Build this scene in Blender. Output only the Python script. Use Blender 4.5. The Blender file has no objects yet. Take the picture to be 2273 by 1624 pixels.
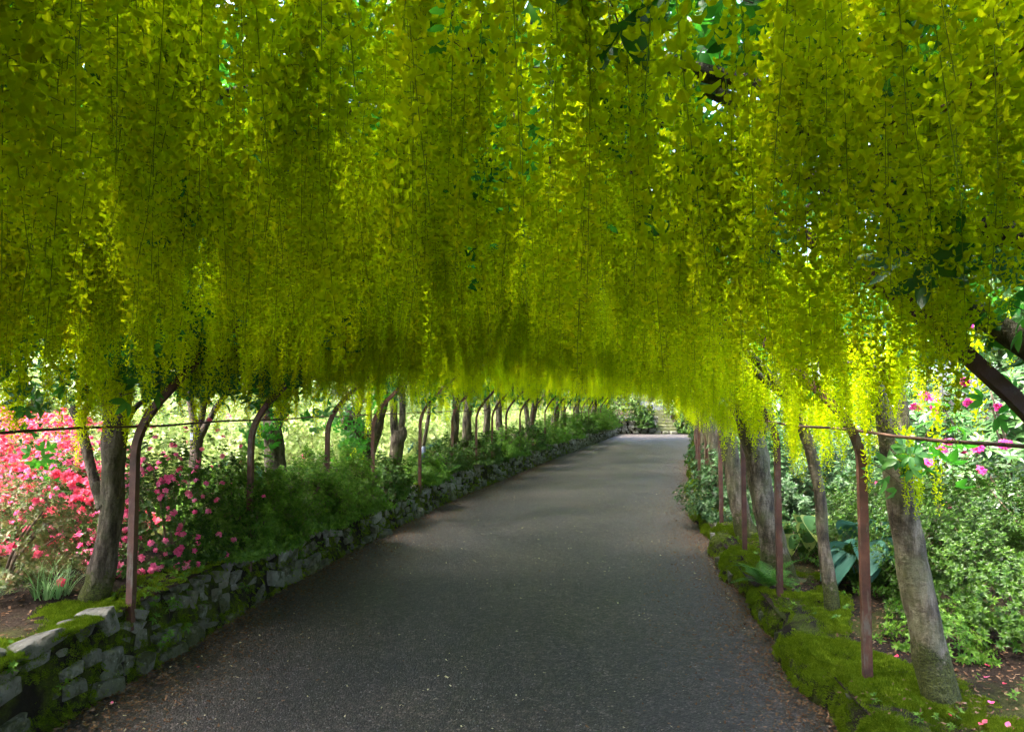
import bpy, math, random
import numpy as np
from mathutils import Vector, Matrix

# ------------------------------------------------------------------ camera, world, sun, exposure
sc = bpy.context.scene
COL = sc.collection
R = math.radians
CAM_Z, FPX, CX, CY = 1.55, 1515.0, 1136.5, 812.0
PITCH = math.atan(83.0 / FPX)
cam_d = bpy.data.cameras.new('camera'); cam = bpy.data.objects.new('camera', cam_d); COL.objects.link(cam)
cam.location = (0, 0, CAM_Z); cam.rotation_euler = (R(90) + PITCH, 0, 0)
cam_d.sensor_width = 36.0; cam_d.lens = 24.0; cam_d.clip_start = 0.02; cam_d.clip_end = 400.0
sc.camera = cam
SUN_EL, SUN_AZ = R(62), R(258)          # azimuth measured from +Y towards +X
w = bpy.data.worlds.new('World'); sc.world = w; w.use_nodes = True
wn = w.node_tree.nodes; wl = w.node_tree.links; bg = wn['Background']
sky = wn.new('ShaderNodeTexSky'); sky.sky_type = 'NISHITA'; sky.sun_disc = False
sky.sun_elevation = SUN_EL; sky.sun_rotation = SUN_AZ; sky.air_density = 0.8; sky.dust_density = 5.0; sky.ozone_density = 0.4
wl.new(sky.outputs[0], bg.inputs[0]); bg.inputs[1].default_value = 0.15
sd = bpy.data.lights.new('sun', 'SUN'); sd.energy = 2.1; sd.angle = R(16); sd.color = (1.0, 0.94, 0.84)
so = bpy.data.objects.new('sun', sd); COL.objects.link(so)
sdir = Vector((math.sin(SUN_AZ) * math.cos(SUN_EL), math.cos(SUN_AZ) * math.cos(SUN_EL), math.sin(SUN_EL)))
so.rotation_euler = sdir.to_track_quat('Z', 'Y').to_euler(); so.location = sdir * 40
vs = sc.view_settings; vs.view_transform = 'Standard'; vs.look = 'None'; vs.gamma = 1.0; vs.exposure = 3.5
cy = sc.cycles
cy.max_bounces = 5; cy.diffuse_bounces = 4; cy.use_adaptive_sampling = True; cy.adaptive_threshold = 0.045; cy.adaptive_min_samples = 24; cy.glossy_bounces = 2; cy.transmission_bounces = 4; cy.transparent_max_bounces = 4
cy.use_denoising = True; cy.caustics_reflective = False; cy.caustics_refractive = False
cy.sample_clamp_indirect = 6.0

# ------------------------------------------------------------------ small helpers
rng = np.random.default_rng(11)
random.seed(5)

def P(x, y, d):
    """point seen at (x, y) of the 2273 px wide picture, d metres ahead"""
    xc = (x - CX) / FPX; yc = -(y - CY) / FPX
    Y = math.cos(PITCH) - math.sin(PITCH) * yc; Z = math.sin(PITCH) + math.cos(PITCH) * yc
    s = d / Y
    return Vector((xc * s, d, CAM_Z + Z * s))

def herm(xs, ys):
    xs = np.array(xs, float); ys = np.array(ys, float); m = np.gradient(ys, xs)
    def f(x):
        x = np.asarray(x, float); i = np.clip(np.searchsorted(xs, x) - 1, 0, len(xs) - 2)
        h = xs[i + 1] - xs[i]; t = (x - xs[i]) / h
        o = (2*t**3 - 3*t**2 + 1) * ys[i] + (t**3 - 2*t**2 + t) * h * m[i] + (-2*t**3 + 3*t**2) * ys[i+1] + (t**3 - t**2) * h * m[i+1]
        lo = ys[0] + m[0] * (x - xs[0]); hi = ys[-1] + m[-1] * (x - xs[-1])
        return np.where(x < xs[0], lo, np.where(x > xs[-1], hi, o))
    return f
YS = [-10, -3, 0, 3.22, 4.47, 5.94, 7.7, 10.4, 15.1, 20.4, 29.3, 36]
edgeL = herm(YS, [-2.95, -2.62, -2.42, -2.18, -2.04, -1.87, -1.58, -1.06, 0.13, 1.50, 4.0, 5.85])
edgeR = herm(YS, [0.75, 1.10, 1.30, 1.54, 1.68, 1.88, 2.17, 2.68, 3.90, 5.28, 7.75, 9.6])
cen = lambda y: 0.5 * (edgeL(y) + edgeR(y))
HW = 1.98
def slope(f, y): return (f(y + .05) - f(y - .05)) / .1
def z_arch(t, y):
    rise = 0.97 + 0.22 * np.clip((np.asarray(y, float) - 7) / 16, 0, 1)
    return 1.38 + rise * (1 - np.clip(np.abs(t), 0, 1.0) ** 2.65) - 0.25 * np.clip(np.abs(t) - 1, 0, 1)
def hwall(y): return 0.37 + 0.010 * np.clip(np.asarray(y, float) - 8, 0, 30)
def wob(x, y): return 0.03*np.sin(x*2.3+y*1.1)+0.025*np.sin(x*0.9-y*2.7+1)+0.012*np.sin(x*6.1+y*5.3)
def zl(off, y): return hwall(y) + 0.02 + 0.05 * np.clip(off, 0, 25) + wob(off, y) * np.clip(off * 3, 0.2, 1)
def zr(off, y): return 0.16 + 0.035 * np.clip(off, 0, 25) + wob(off + 7, y) * np.clip(off * 3, 0.25, 1)

class MB:
    def __init__(s): s.V = []; s.F = []; s.M = []; s.n = 0
    def add(s, V, F, m=0, T=None):
        V = np.asarray(V, float)
        if T is not None:
            T = np.array(T); V = V @ T[:3, :3].T + T[:3, 3]
        s.V.append(V); s.F += [tuple(int(i) + s.n for i in f) for f in F]; s.M += [m] * len(F); s.n += len(V)
        return s
    def mesh(s, name, mats, smooth=False):
        me = bpy.data.meshes.new(name)
        me.from_pydata(np.concatenate(s.V).tolist(), [], s.F)
        for m in mats: me.materials.append(m)
        me.polygons.foreach_set('material_index', s.M)
        if smooth: me.polygons.foreach_set('use_smooth', [True] * len(me.polygons))
        me.update(); return me

def link(name, data, parent=None, loc=None, rot=None, scl=None, **props):
    o = bpy.data.objects.new(name, data); COL.objects.link(o)
    if parent is not None: o.parent = parent
    if loc is not None: o.location = loc
    if rot is not None: o.rotation_euler = rot
    if scl is not None: o.scale = scl
    for k, v in props.items(): o[k] = v
    return o
def empty(name, loc, label, cat, group=None, rz=0):
    o = link(name, None, None, loc, (0, 0, rz), label=label, category=cat)
    o.empty_display_size = 0.1
    if group: o['group'] = group
    return o

def rotm(ax, ang): return np.array(Matrix.Rotation(ang, 4, ax))
def trm(x, y, z): return np.array(Matrix.Translation((x, y, z)))
def scm(a, b=None, c=None):
    b = a if b is None else b; c = a if c is None else c
    return np.diag([a, b, c, 1.0])

def euler_from_up(up, spin):
    up = up / np.linalg.norm(up, axis=1, keepdims=True)
    ref = np.where(np.abs(up[:, 2:3]) > 0.95, np.array([[1., 0, 0]]), np.array([[0, 0, 1.]]))
    x = np.cross(ref, up); x /= np.linalg.norm(x, axis=1, keepdims=True); y = np.cross(up, x)
    c, s = np.cos(spin)[:, None], np.sin(spin)[:, None]
    X = x * c + y * s; Y = -x * s + y * c
    return np.stack([np.arctan2(Y[:, 2], up[:, 2]), -np.arcsin(np.clip(X[:, 2], -1, 1)), np.arctan2(X[:, 1], X[:, 0])], 1)

# ------------------------------------------------------------------ materials
def newmat(name):
    m = bpy.data.materials.new(name); m.use_nodes = True
    nt = m.node_tree; nt.nodes.clear(); out = nt.nodes.new('ShaderNodeOutputMaterial')
    return m, nt, out
def nd(nt, t, **kw):
    n = nt.nodes.new(t)
    for k, v in kw.items():
        if k.startswith('i_'):
            kk = k[2:]; kk = int(kk) if kk.isdigit() else kk.replace('_', ' ')
            n.inputs[kk].default_value = v
        else: setattr(n, k, v)
    return n
def ramp(nt, fac, stops):
    r = nt.nodes.new('ShaderNodeValToRGB'); e = r.color_ramp.elements
    while len(e) < len(stops): e.new(0.5)
    for el, (p, c) in zip(e, stops): el.position = p; el.color = (*c, 1)
    nt.links.new(fac, r.inputs[0]); return r.outputs[0]
def mixc(nt, fac, a, b, mode='MIX'):
    n = nt.nodes.new('ShaderNodeMix'); n.data_type = 'RGBA'; n.blend_type = mode
    for s, v in ((0, fac), (6, a), (7, b)):
        if hasattr(v, 'node'): nt.links.new(v, n.inputs[s])
        elif s == 0: n.inputs[0].default_value = v
        else: n.inputs[s].default_value = (*v, 1)
    return n.outputs[2]
def math_(nt, op, a, b=None, clamp=False):
    n = nt.nodes.new('ShaderNodeMath'); n.operation = op; n.use_clamp = clamp
    for i, v in enumerate((a, b)):
        if v is None: continue
        if hasattr(v, 'node'): nt.links.new(v, n.inputs[i])
        else: n.inputs[i].default_value = v
    return n.outputs[0]
def noise(nt, scale, detail=4, vec=None, rough=0.55):
    n = nd(nt, 'ShaderNodeTexNoise', i_Scale=scale, i_Detail=detail, i_Roughness=rough)
    if vec is not None: nt.links.new(vec, n.inputs['Vector'])
    return n.outputs['Fac']

def foliage(name, cols, trans=0.45, gloss=0.0, rough=0.4, tcol=None):
    m, nt, out = newmat(name); L = nt.links
    g = nd(nt, 'ShaderNodeNewGeometry'); oi = nd(nt, 'ShaderNodeObjectInfo')
    f = math_(nt, 'ADD', math_(nt, 'MULTIPLY', g.outputs['Random Per Island'], 0.55), math_(nt, 'MULTIPLY', oi.outputs['Random'], 0.45))
    c = ramp(nt, f, [(i / (len(cols) - 1), k) for i, k in enumerate(cols)])
    d = nd(nt, 'ShaderNodeBsdfDiffuse'); t = nd(nt, 'ShaderNodeBsdfTranslucent'); mx = nd(nt, 'ShaderNodeMixShader'); mx.inputs[0].default_value = trans
    L.new(c, d.inputs[0])
    L.new(mixc(nt, 1.0, c, tcol or (1, 1, 1), 'MULTIPLY') if tcol else c, t.inputs[0])
    L.new(d.outputs[0], mx.inputs[1]); L.new(t.outputs[0], mx.inputs[2]); s = mx.outputs[0]
    if gloss:
        gl = nd(nt, 'ShaderNodeBsdfGlossy', i_Roughness=rough); m2 = nd(nt, 'ShaderNodeMixShader'); m2.inputs[0].default_value = gloss
        L.new(s, m2.inputs[1]); L.new(gl.outputs[0], m2.inputs[2]); s = m2.outputs[0]
    L.new(s, out.inputs[0]); return m

M = {}
M['petal'] = foliage('laburnum_petal', [(0.52, 0.68, 0.004), (0.63, 0.74, 0.005), (0.84, 0.82, 0.008)], 0.5)
M['calyx'] = foliage('raceme_stem', [(0.18, 0.28, 0.03), (0.28, 0.38, 0.04)], 0.3)
M['lab_leaf'] = foliage('laburnum_leaf', [(0.02, 0.10, 0.02), (0.05, 0.17, 0.03), (0.10, 0.26, 0.04)], 0.5, 0.04, tcol=(0.9, 1.4, 0.5))
M['azalea_leaf'] = foliage('azalea_leaf', [(0.012, 0.040, 0.003), (0.030, 0.080, 0.007), (0.078, 0.155, 0.015)], 0.3, 0.02)
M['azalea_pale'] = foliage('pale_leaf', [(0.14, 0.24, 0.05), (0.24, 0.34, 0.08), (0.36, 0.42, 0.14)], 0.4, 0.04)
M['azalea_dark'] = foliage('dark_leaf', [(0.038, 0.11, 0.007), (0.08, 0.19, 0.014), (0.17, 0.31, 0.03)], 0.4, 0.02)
M['russet_leaf'] = foliage('russet_leaf', [(0.05, 0.08, 0.02), (0.10, 0.13, 0.03), (0.20, 0.10, 0.05)], 0.35, 0.03)
M['blue_leaf'] = foliage('blue_green_leaf', [(0.014, 0.048, 0.012), (0.032, 0.09, 0.024), (0.08, 0.16, 0.045)], 0.3, 0.03)
M['rhodo_leaf'] = foliage('rhododendron_leaf', [(0.025, 0.075, 0.02), (0.05, 0.13, 0.03), (0.11, 0.22, 0.05)], 0.3, 0.06, 0.35)
M['tree_leaf'] = foliage('garden_tree_leaf', [(0.05, 0.13, 0.03), (0.10, 0.22, 0.05), (0.20, 0.32, 0.09)], 0.45, 0.03)
M['coral'] = foliage('coral_petal', [(0.68, 0.04, 0.10), (0.76, 0.10, 0.17), (0.84, 0.28, 0.34)], 0.35)
M['pink'] = foliage('pink_petal', [(0.62, 0.05, 0.18), (0.74, 0.13, 0.29), (0.82, 0.33, 0.45)], 0.35)
M['magenta'] = foliage('magenta_petal', [(0.65, 0.03, 0.24), (0.78, 0.08, 0.34), (0.85, 0.25, 0.5)], 0.35)
M['fern'] = foliage('fern_leaf', [(0.03, 0.10, 0.015), (0.06, 0.17, 0.022), (0.12, 0.26, 0.035)], 0.4, 0.02)
M['grass'] = foliage('grass_blade', [(0.06, 0.16, 0.04), (0.13, 0.26, 0.08), (0.25, 0.38, 0.18)], 0.35, 0.04)
M['moss'] = foliage('moss', [(0.06, 0.11, 0.007), (0.13, 0.205, 0.012), (0.25, 0.34, 0.022)], 0.25)
M['litter'] = foliage('litter', [(0.03, 0.02, 0.015), (0.09, 0.05, 0.03), (0.16, 0.10, 0.06), (0.30, 0.25, 0.20)], 0.1)
M['grit'] = foliage('grit', [(0.03, 0.03, 0.03), (0.09, 0.09, 0.09), (0.18, 0.18, 0.18), (0.4, 0.4, 0.38)], 0.0)
M['pale_litter'] = foliage('fallen_petal', [(0.5, 0.42, 0.12), (0.6, 0.55, 0.35), (0.35, 0.28, 0.18)], 0.2)

def hosta_mat(name, c1, c2, edge=None):
    m, nt, out = newmat(name); L = nt.links
    uv = nd(nt, 'ShaderNodeTexCoord')
    p = nd(nt, 'ShaderNodeBsdfPrincipled', i_Roughness=0.55)
    p.inputs['Specular IOR Level'].default_value = 0.2
    c = mixc(nt, noise(nt, 14, 3, uv.outputs['Object']), c1, c2)
    if edge:
        at = nd(nt, 'ShaderNodeAttribute', attribute_name='rim')
        c = mixc(nt, math_(nt, 'GREATER_THAN', at.outputs['Fac'], 0.72), c, edge)
    L.new(c, p.inputs['Base Color'])
    t = nd(nt, 'ShaderNodeBsdfTranslucent'); L.new(c, t.inputs[0]); mx = nd(nt, 'ShaderNodeMixShader'); mx.inputs[0].default_value = 0.25
    L.new(p.outputs[0], mx.inputs[1]); L.new(t.outputs[0], mx.inputs[2]); L.new(mx.outputs[0], out.inputs[0]); return m
M['hosta'] = hosta_mat('blue_hosta', (0.03, 0.105, 0.075), (0.055, 0.155, 0.115))
M['hosta_v'] = hosta_mat('variegated_hosta', (0.035, 0.11, 0.022), (0.06, 0.15, 0.035), (0.22, 0.28, 0.07))

def solid(name, build, rough=0.8, bump=0.4, bscale=60, bdist=0.01, spec=0.3, moss=None):
    m, nt, out = newmat(name); L = nt.links
    tc = nd(nt, 'ShaderNodeTexCoord'); geo = nd(nt, 'ShaderNodeNewGeometry'); oi = nd(nt, 'ShaderNodeObjectInfo')
    p = nd(nt, 'ShaderNodeBsdfPrincipled', i_Roughness=rough); p.inputs['Specular IOR Level'].default_value = spec
    c = build(nt, geo.outputs['Position'], oi.outputs['Random'], geo)
    if moss: c = moss(nt, c, geo)
    if hasattr(c, 'node'): L.new(c, p.inputs['Base Color'])
    else: p.inputs['Base Color'].default_value = (*c, 1)
    b = nd(nt, 'ShaderNodeBump', i_Strength=bump, i_Distance=bdist)
    hgt = math_(nt, 'ADD', noise(nt, bscale, 6, geo.outputs['Position'], 0.7), math_(nt, 'MULTIPLY', noise(nt, bscale * .3, 5, geo.outputs['Position'], 0.6), 1.8))
    L.new(hgt, b.inputs['Height']); L.new(b.outputs[0], p.inputs['Normal'])
    L.new(p.outputs[0], out.inputs[0]); return m

def bark_col(nt, pos, rnd, geo):
    mp = nd(nt, 'ShaderNodeMapping'); nt.links.new(pos, mp.inputs[0]); mp.inputs['Scale'].default_value = (1, 1, 0.25)
    a = ramp(nt, noise(nt, 22, 6, mp.outputs[0], 0.7), [(0.36, (0.022, 0.017, 0.012)), (0.48, (0.10, 0.083, 0.062)), (0.64, (0.27, 0.24, 0.20))])
    g = ramp(nt, noise(nt, 5, 4, pos), [(0.45, (0, 0, 0)), (0.62, (1, 1, 1))])
    a = mixc(nt, math_(nt, 'MULTIPLY', g, 0.55), a, (0.13, 0.15, 0.07))
    mp2 = nd(nt, 'ShaderNodeMapping'); nt.links.new(pos, mp2.inputs[0]); mp2.inputs['Scale'].default_value = (1, 1, 7)
    li = ramp(nt, noise(nt, 9, 3, mp2.outputs[0]), [(0.62, (0, 0, 0)), (0.68, (1, 1, 1))])
    return mixc(nt, math_(nt, 'MULTIPLY', li, 0.5), a, (0.07, 0.055, 0.04))
def bark_moss(z0, z1):
    def f(nt, c, geo):
        sp = nd(nt, 'ShaderNodeSeparateXYZ'); nt.links.new(geo.outputs['Position'], sp.inputs[0])
        h = nd(nt, 'ShaderNodeMapRange', i_1=z0, i_2=z1, i_3=1.0, i_4=0.0); nt.links.new(sp.outputs[2], h.inputs[0])
        k = math_(nt, 'ADD', h.outputs[0], math_(nt, 'MULTIPLY', math_(nt, 'SUBTRACT', noise(nt, 11, 5, geo.outputs['Position'], 0.7), 0.5), 1.6))
        k = ramp(nt, k, [(0.42, (0, 0, 0)), (0.6, (1, 1, 1))])
        mc = ramp(nt, noise(nt, 120, 3, geo.outputs['Position']), [(0.35, (0.018, 0.022, 0.005)), (0.65, (0.075, 0.085, 0.012))])
        return mixc(nt, k, c, mc)
    return f
M['bark'] = solid('laburnum_bark', lambda nt, p, r, g: mixc(nt, 0.75, bark_col(nt, p, r, g), (0.50, 0.42, 0.36), 'MULTIPLY'), 0.8, 1.0, 38, 0.02, 0.25, bark_moss(0.3, 0.75))
M['bark_r'] = solid('mossy_foot_bark', lambda nt, p, r, g: mixc(nt, 0.9, bark_col(nt, p, r, g), (0.86, 0.79, 0.70), 'MULTIPLY'), 0.7, 1.0, 38, 0.016, 0.35, bark_moss(0.15, 0.66))
M['twig'] = solid('twig_bark', lambda nt, p, r, g: ramp(nt, noise(nt, 30, 3, p), [(0.3, (0.035, 0.025, 0.018)), (0.7, (0.10, 0.075, 0.055))]), 0.8, 0.3)
M['stem'] = solid('shrub_stem', lambda nt, p, r, g: ramp(nt, noise(nt, 40, 3, p), [(0.3, (0.06, 0.045, 0.03)), (0.7, (0.17, 0.12, 0.08))]), 0.8, 0.3)
def rust_col(nt, pos, rnd, geo):
    a = ramp(nt, noise(nt, 9, 5, pos, 0.65), [(0.3, (0.038, 0.016, 0.010)), (0.55, (0.085, 0.033, 0.021)), (0.75, (0.125, 0.056, 0.037))])
    mp = nd(nt, 'ShaderNodeMapping'); nt.links.new(pos, mp.inputs[0]); mp.inputs['Scale'].default_value = (1, 1, 0.3)
    k = ramp(nt, noise(nt, 16, 6, mp.outputs[0], 0.75), [(0.54, (0, 0, 0)), (0.64, (1, 1, 1))])
    return mixc(nt, math_(nt, 'MULTIPLY', k, 0.7), a, (0.13, 0.12, 0.095))
M['rust'] = solid('rusty_red_steel', rust_col, 0.6, 0.35, 140, 0.004, 0.4)
M['rod'] = solid('dark_steel_rod', lambda nt, p, r, g: ramp(nt, noise(nt, 20, 4, p), [(0.3, (0.04, 0.022, 0.015)), (0.7, (0.13, 0.07, 0.05))]), 0.6, 0.4, 120, 0.003)
def stone_col(nt, pos, rnd, geo):
    b = ramp(nt, rnd, [(0.0, (0.19, 0.175, 0.14)), (0.35, (0.33, 0.315, 0.275)), (0.6, (0.24, 0.21, 0.15)), (0.8, (0.45, 0.44, 0.40)), (1.0, (0.28, 0.26, 0.21))])
    a = mixc(nt, math_(nt, 'MULTIPLY', noise(nt, 26, 8, pos, 0.75), 1.0), b, (0.10, 0.105, 0.09), 'MIX')
    k = ramp(nt, noise(nt, 6.5, 5, pos, 0.65), [(0.50, (0, 0, 0)), (0.63, (1, 1, 1))])
    mc = ramp(nt, noise(nt, 70, 4, pos), [(0.3, (0.022, 0.030, 0.008)), (0.7, (0.062, 0.072, 0.016))])
    sp = nd(nt, 'ShaderNodeSeparateXYZ'); nt.links.new(pos, sp.inputs[0])
    lowm = nd(nt, 'ShaderNodeMapRange', i_1=0.02, i_2=0.26, i_3=0.75, i_4=0.0); nt.links.new(sp.outputs[2], lowm.inputs[0])
    a = mixc(nt, math_(nt, 'MULTIPLY', math_(nt, 'ADD', k, lowm.outputs[0], True), 0.9), a, mc)
    l = ramp(nt, noise(nt, 33, 3, pos), [(0.66, (0, 0, 0)), (0.70, (1, 1, 1))])
    return mixc(nt, math_(nt, 'MULTIPLY', l, 0.45), a, (0.42, 0.44, 0.38))
M['stone'] = solid('grey_field_stone', stone_col, 0.85, 1.0, 60, 0.03, 0.25)
M['stone_pale'] = solid('pale_step_stone', lambda nt, p, r, g: ramp(nt, noise(nt, 9, 6, p), [(0.3, (0.12, 0.12, 0.12)), (0.7, (0.24, 0.24, 0.24))]), 0.8, 0.5)
M['stone_moss'] = solid('mossy_step_stone', lambda nt, p, r, g: ramp(nt, noise(nt, 6, 6, p), [(0.35, (0.09, 0.085, 0.055)), (0.5, (0.09, 0.105, 0.03)), (0.7, (0.17, 0.16, 0.115))]), 0.85, 0.5)
M['soil'] = solid('dark_soil', lambda nt, p, r, g: mixc(nt, ramp(nt, noise(nt, 1.7, 4, p), [(0.5, (0, 0, 0)), (0.66, (1, 1, 1))]),
    ramp(nt, noise(nt, 60, 6, p, 0.75), [(0.3, (0.010, 0.007, 0.005)), (0.6, (0.030, 0.020, 0.014)), (0.8, (0.07, 0.048, 0.034))]),
    ramp(nt, noise(nt, 90, 5, p, 0.7), [(0.3, (0.03, 0.04, 0.008)), (0.7, (0.08, 0.10, 0.015))])), 0.95, 1.0, 50, 0.03, 0.1)
M['core'] = solid('earth_and_moss_joint', lambda nt, p, r, g: mixc(nt, ramp(nt, noise(nt, 5, 4, p), [(0.45, (0, 0, 0)), (0.6, (1, 1, 1))]), (0.02, 0.016, 0.012),
    ramp(nt, noise(nt, 70, 5, p, 0.7), [(0.3, (0.025, 0.035, 0.006)), (0.7, (0.09, 0.115, 0.014))])), 0.95, 1.0, 60, 0.03, 0.1)
M['ground'] = solid('grass_ground', lambda nt, p, r, g: ramp(nt, noise(nt, 3, 6, p), [(0.3, (0.03, 0.06, 0.015)), (0.7, (0.08, 0.14, 0.03))]), 0.95, 0.5)
M['tag'] = solid('pale_tag', lambda nt, p, r, g: (0.45, 0.5, 0.6), 0.4, 0.0)
M['guard'] = solid('blue_grey_guard', lambda nt, p, r, g: (0.08, 0.10, 0.16), 0.5, 0.1)

def path_mat():
    m, nt, out = newmat('dark_rolled_grit'); L = nt.links
    geo = nd(nt, 'ShaderNodeNewGeometry'); pos = geo.outputs['Position']
    p = nd(nt, 'ShaderNodeBsdfPrincipled', i_Roughness=0.62); p.inputs['Specular IOR Level'].default_value = 0.45
    big = noise(nt, 0.55, 5, pos, 0.6)
    base = ramp(nt, big, [(0.34, (0.019, 0.016, 0.0155)), (0.5, (0.027, 0.0215, 0.0185)), (0.66, (0.038, 0.0285, 0.022))])
    v = nd(nt, 'ShaderNodeTexVoronoi', i_Scale=105.0); L.new(pos, v.inputs['Vector'])
    sp = nd(nt, 'ShaderNodeSeparateColor'); L.new(v.outputs['Color'], sp.inputs[0])
    grain = ramp(nt, sp.outputs[0], [(0.0, (0.12, 0.12, 0.12)), (0.35, (0.6, 0.6, 0.6)), (0.75, (1.25, 1.25, 1.25)), (0.93, (2.2, 2.2, 2.2)), (1.0, (4.5, 4.5, 4.4))])
    c = mixc(nt, 1.0, base, grain, 'MULTIPLY')
    mid = ramp(nt, noise(nt, 16, 8, pos, 0.75), [(0.3, (0.40, 0.40, 0.40)), (0.7, (1.5, 1.5, 1.5))])
    c = mixc(nt, 1.0, c, mid, 'MULTIPLY')
    v2 = nd(nt, 'ShaderNodeTexVoronoi', i_Scale=38.0); L.new(pos, v2.inputs['Vector']); s2 = nd(nt, 'ShaderNodeSeparateColor'); L.new(v2.outputs['Color'], s2.inputs[0])
    c = mixc(nt, 1.0, c, ramp(nt, s2.outputs[0], [(0.0, (0.45, 0.45, 0.45)), (0.5, (0.95, 0.95, 0.95)), (1.0, (1.55, 1.55, 1.55))]), 'MULTIPLY')
    L.new(c, p.inputs['Base Color'])
    h = math_(nt, 'ADD', math_(nt, 'MULTIPLY', v.outputs['Distance'], -0.9), math_(nt, 'MULTIPLY', noise(nt, 30, 6, pos, 0.7), 1.6))
    b = nd(nt, 'ShaderNodeBump', i_Strength=1.0, i_Distance=0.012); L.new(h, b.inputs['Height']); L.new(b.outputs[0], p.inputs['Normal'])
    L.new(p.outputs[0], out.inputs[0]); return m
M['path'] = path_mat()

# ------------------------------------------------------------------ scattering
def collection(name, meshes):
    c = bpy.data.collections.new(name)
    for i, me in enumerate(meshes):
        c.objects.link(bpy.data.objects.new('%s_%02d' % (name, i), me))
    ng = bpy.data.node_groups.new('scatter_' + name, 'GeometryNodeTree')
    ng.interface.new_socket('Geometry', in_out='INPUT', socket_type='NodeSocketGeometry')
    ng.interface.new_socket('Geometry', in_out='OUTPUT', socket_type='NodeSocketGeometry')
    N = ng.nodes; L = ng.links
    gi = N.new('NodeGroupInput'); go = N.new('NodeGroupOutput'); ip = N.new('GeometryNodeInstanceOnPoints'); ci = N.new('GeometryNodeCollectionInfo')
    ci.inputs['Collection'].default_value = c; ci.inputs['Separate Children'].default_value = True; ci.inputs['Reset Children'].default_value = True
    ip.inputs['Pick Instance'].default_value = True
    def attr(n, t):
        a = N.new('GeometryNodeInputNamedAttribute'); a.data_type = t; a.inputs[0].default_value = n; return a.outputs[0]
    L.new(gi.outputs[0], ip.inputs['Points']); L.new(ci.outputs[0], ip.inputs['Instance'])
    L.new(attr('idx', 'INT'), ip.inputs['Instance Index']); L.new(attr('rot', 'FLOAT_VECTOR'), ip.inputs['Rotation']); L.new(attr('scl', 'FLOAT_VECTOR'), ip.inputs['Scale'])
    L.new(ip.outputs[0], go.inputs[0])
    return dict(ng=ng, n=len(meshes), meshes=meshes)
def scatter(name, coll, locs, rots, scls, parent=None, idx=None, **props):
    locs = np.asarray(locs, float); n = len(locs)
    base = np.array(parent.location) if parent is not None else np.zeros(3)
    me = bpy.data.meshes.new(name); me.vertices.add(n)
    me.vertices.foreach_set('co', (locs - base).astype(np.float32).ravel())
    scls = np.asarray(scls, float)
    if scls.ndim == 1: scls = np.repeat(scls[:, None], 3, 1)
    if idx is None: idx = rng.integers(0, coll['n'], n)
    for nm, t, d in (('rot', 'FLOAT_VECTOR', rots), ('scl', 'FLOAT_VECTOR', scls)):
        a = me.attributes.new(nm, t, 'POINT'); a.data.foreach_set('vector', np.asarray(d, np.float32).ravel())
    a = me.attributes.new('idx', 'INT', 'POINT'); a.data.foreach_set('value', np.asarray(idx, np.int32))
    o = link(name, me, parent, kind='stuff', **props)
    md = o.modifiers.new('scatter', 'NODES'); md.node_group = coll['ng']
    return o

# ------------------------------------------------------------------ plant pieces
def leaf_geo(L, W, fold=0.25, droop=0.2, n=3, tip=0.0):
    """ovate leaf along +Y, folded about its midrib"""
    V = []; F = []
    for i in range(n + 1):
        t = i / n; wv = W * 0.5 * math.sin(math.pi * min(1, max(0.0, (t * 0.94 + 0.03)))) ** 0.8 * (1.15 - 0.3 * t)
        if i in (0, n): wv = 0.0
        y = L * t; z = -droop * L * t * t
        V += [(-wv, y, z + fold * wv), (0, y, z), (wv, y, z + fold * wv)]
    for i in range(n):
        a = 3 * i; b = a + 3
        if i == 0: F += [(a + 1, b + 1, b), (a + 1, b + 2, b + 1)]
        elif i == n - 1: F += [(a, a + 1, b + 1), (a + 1, a + 2, b + 1)]
        else: F += [(a, a + 1, b + 1, b), (a + 1, a + 2, b + 2, b + 1)]
    return V, F
def tube_geo(pts, radii, seg=8, cap=True):
    pts = [Vector(p) for p in pts]; V = []; F = []
    prev = None
    for i, p in enumerate(pts):
        t = (pts[min(i + 1, len(pts) - 1)] - pts[max(i - 1, 0)]).normalized()
        if prev is None: prev = t.orthogonal().normalized()
        x = (prev - t * prev.dot(t)).normalized(); prev = x; y = t.cross(x)
        for k in range(seg):
            a = 2 * math.pi * k / seg; r = radii[i] if not callable(radii[i]) else radii[i](a)
            V.append(tuple(p + (x * math.cos(a) + y * math.sin(a)) * r))
    for i in range(len(pts) - 1):
        for k in range(seg):
            k2 = (k + 1) % seg
            F.append((i*seg + k, i*seg + k2, (i+1)*seg + k2, (i+1)*seg + k))
    if cap:
        F.append(tuple(range(seg - 1, -1, -1))); F.append(tuple((len(pts) - 1) * seg + k for k in range(seg)))
    return V, F
def smooth_line(pts, radii, n=6):
    P_ = [Vector(p) for p in pts]; o = []; ro = []
    for i in range(len(P_) - 1):
        a = P_[max(i - 1, 0)]; b = P_[i]; c = P_[i + 1]; d = P_[min(i + 2, len(P_) - 1)]
        for k in range(n):
            t = k / n
            o.append(0.5 * ((2 * b) + (c - a) * t + (2*a - 5*b + 4*c - d) * t*t + (3*b - a - 3*c + d) * t**3)); ro.append(radii[i] * (1 - t) + radii[i + 1] * t)
    o.append(P_[-1]); ro.append(radii[-1]); return o, ro
from mathutils import noise as mnoise
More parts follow.
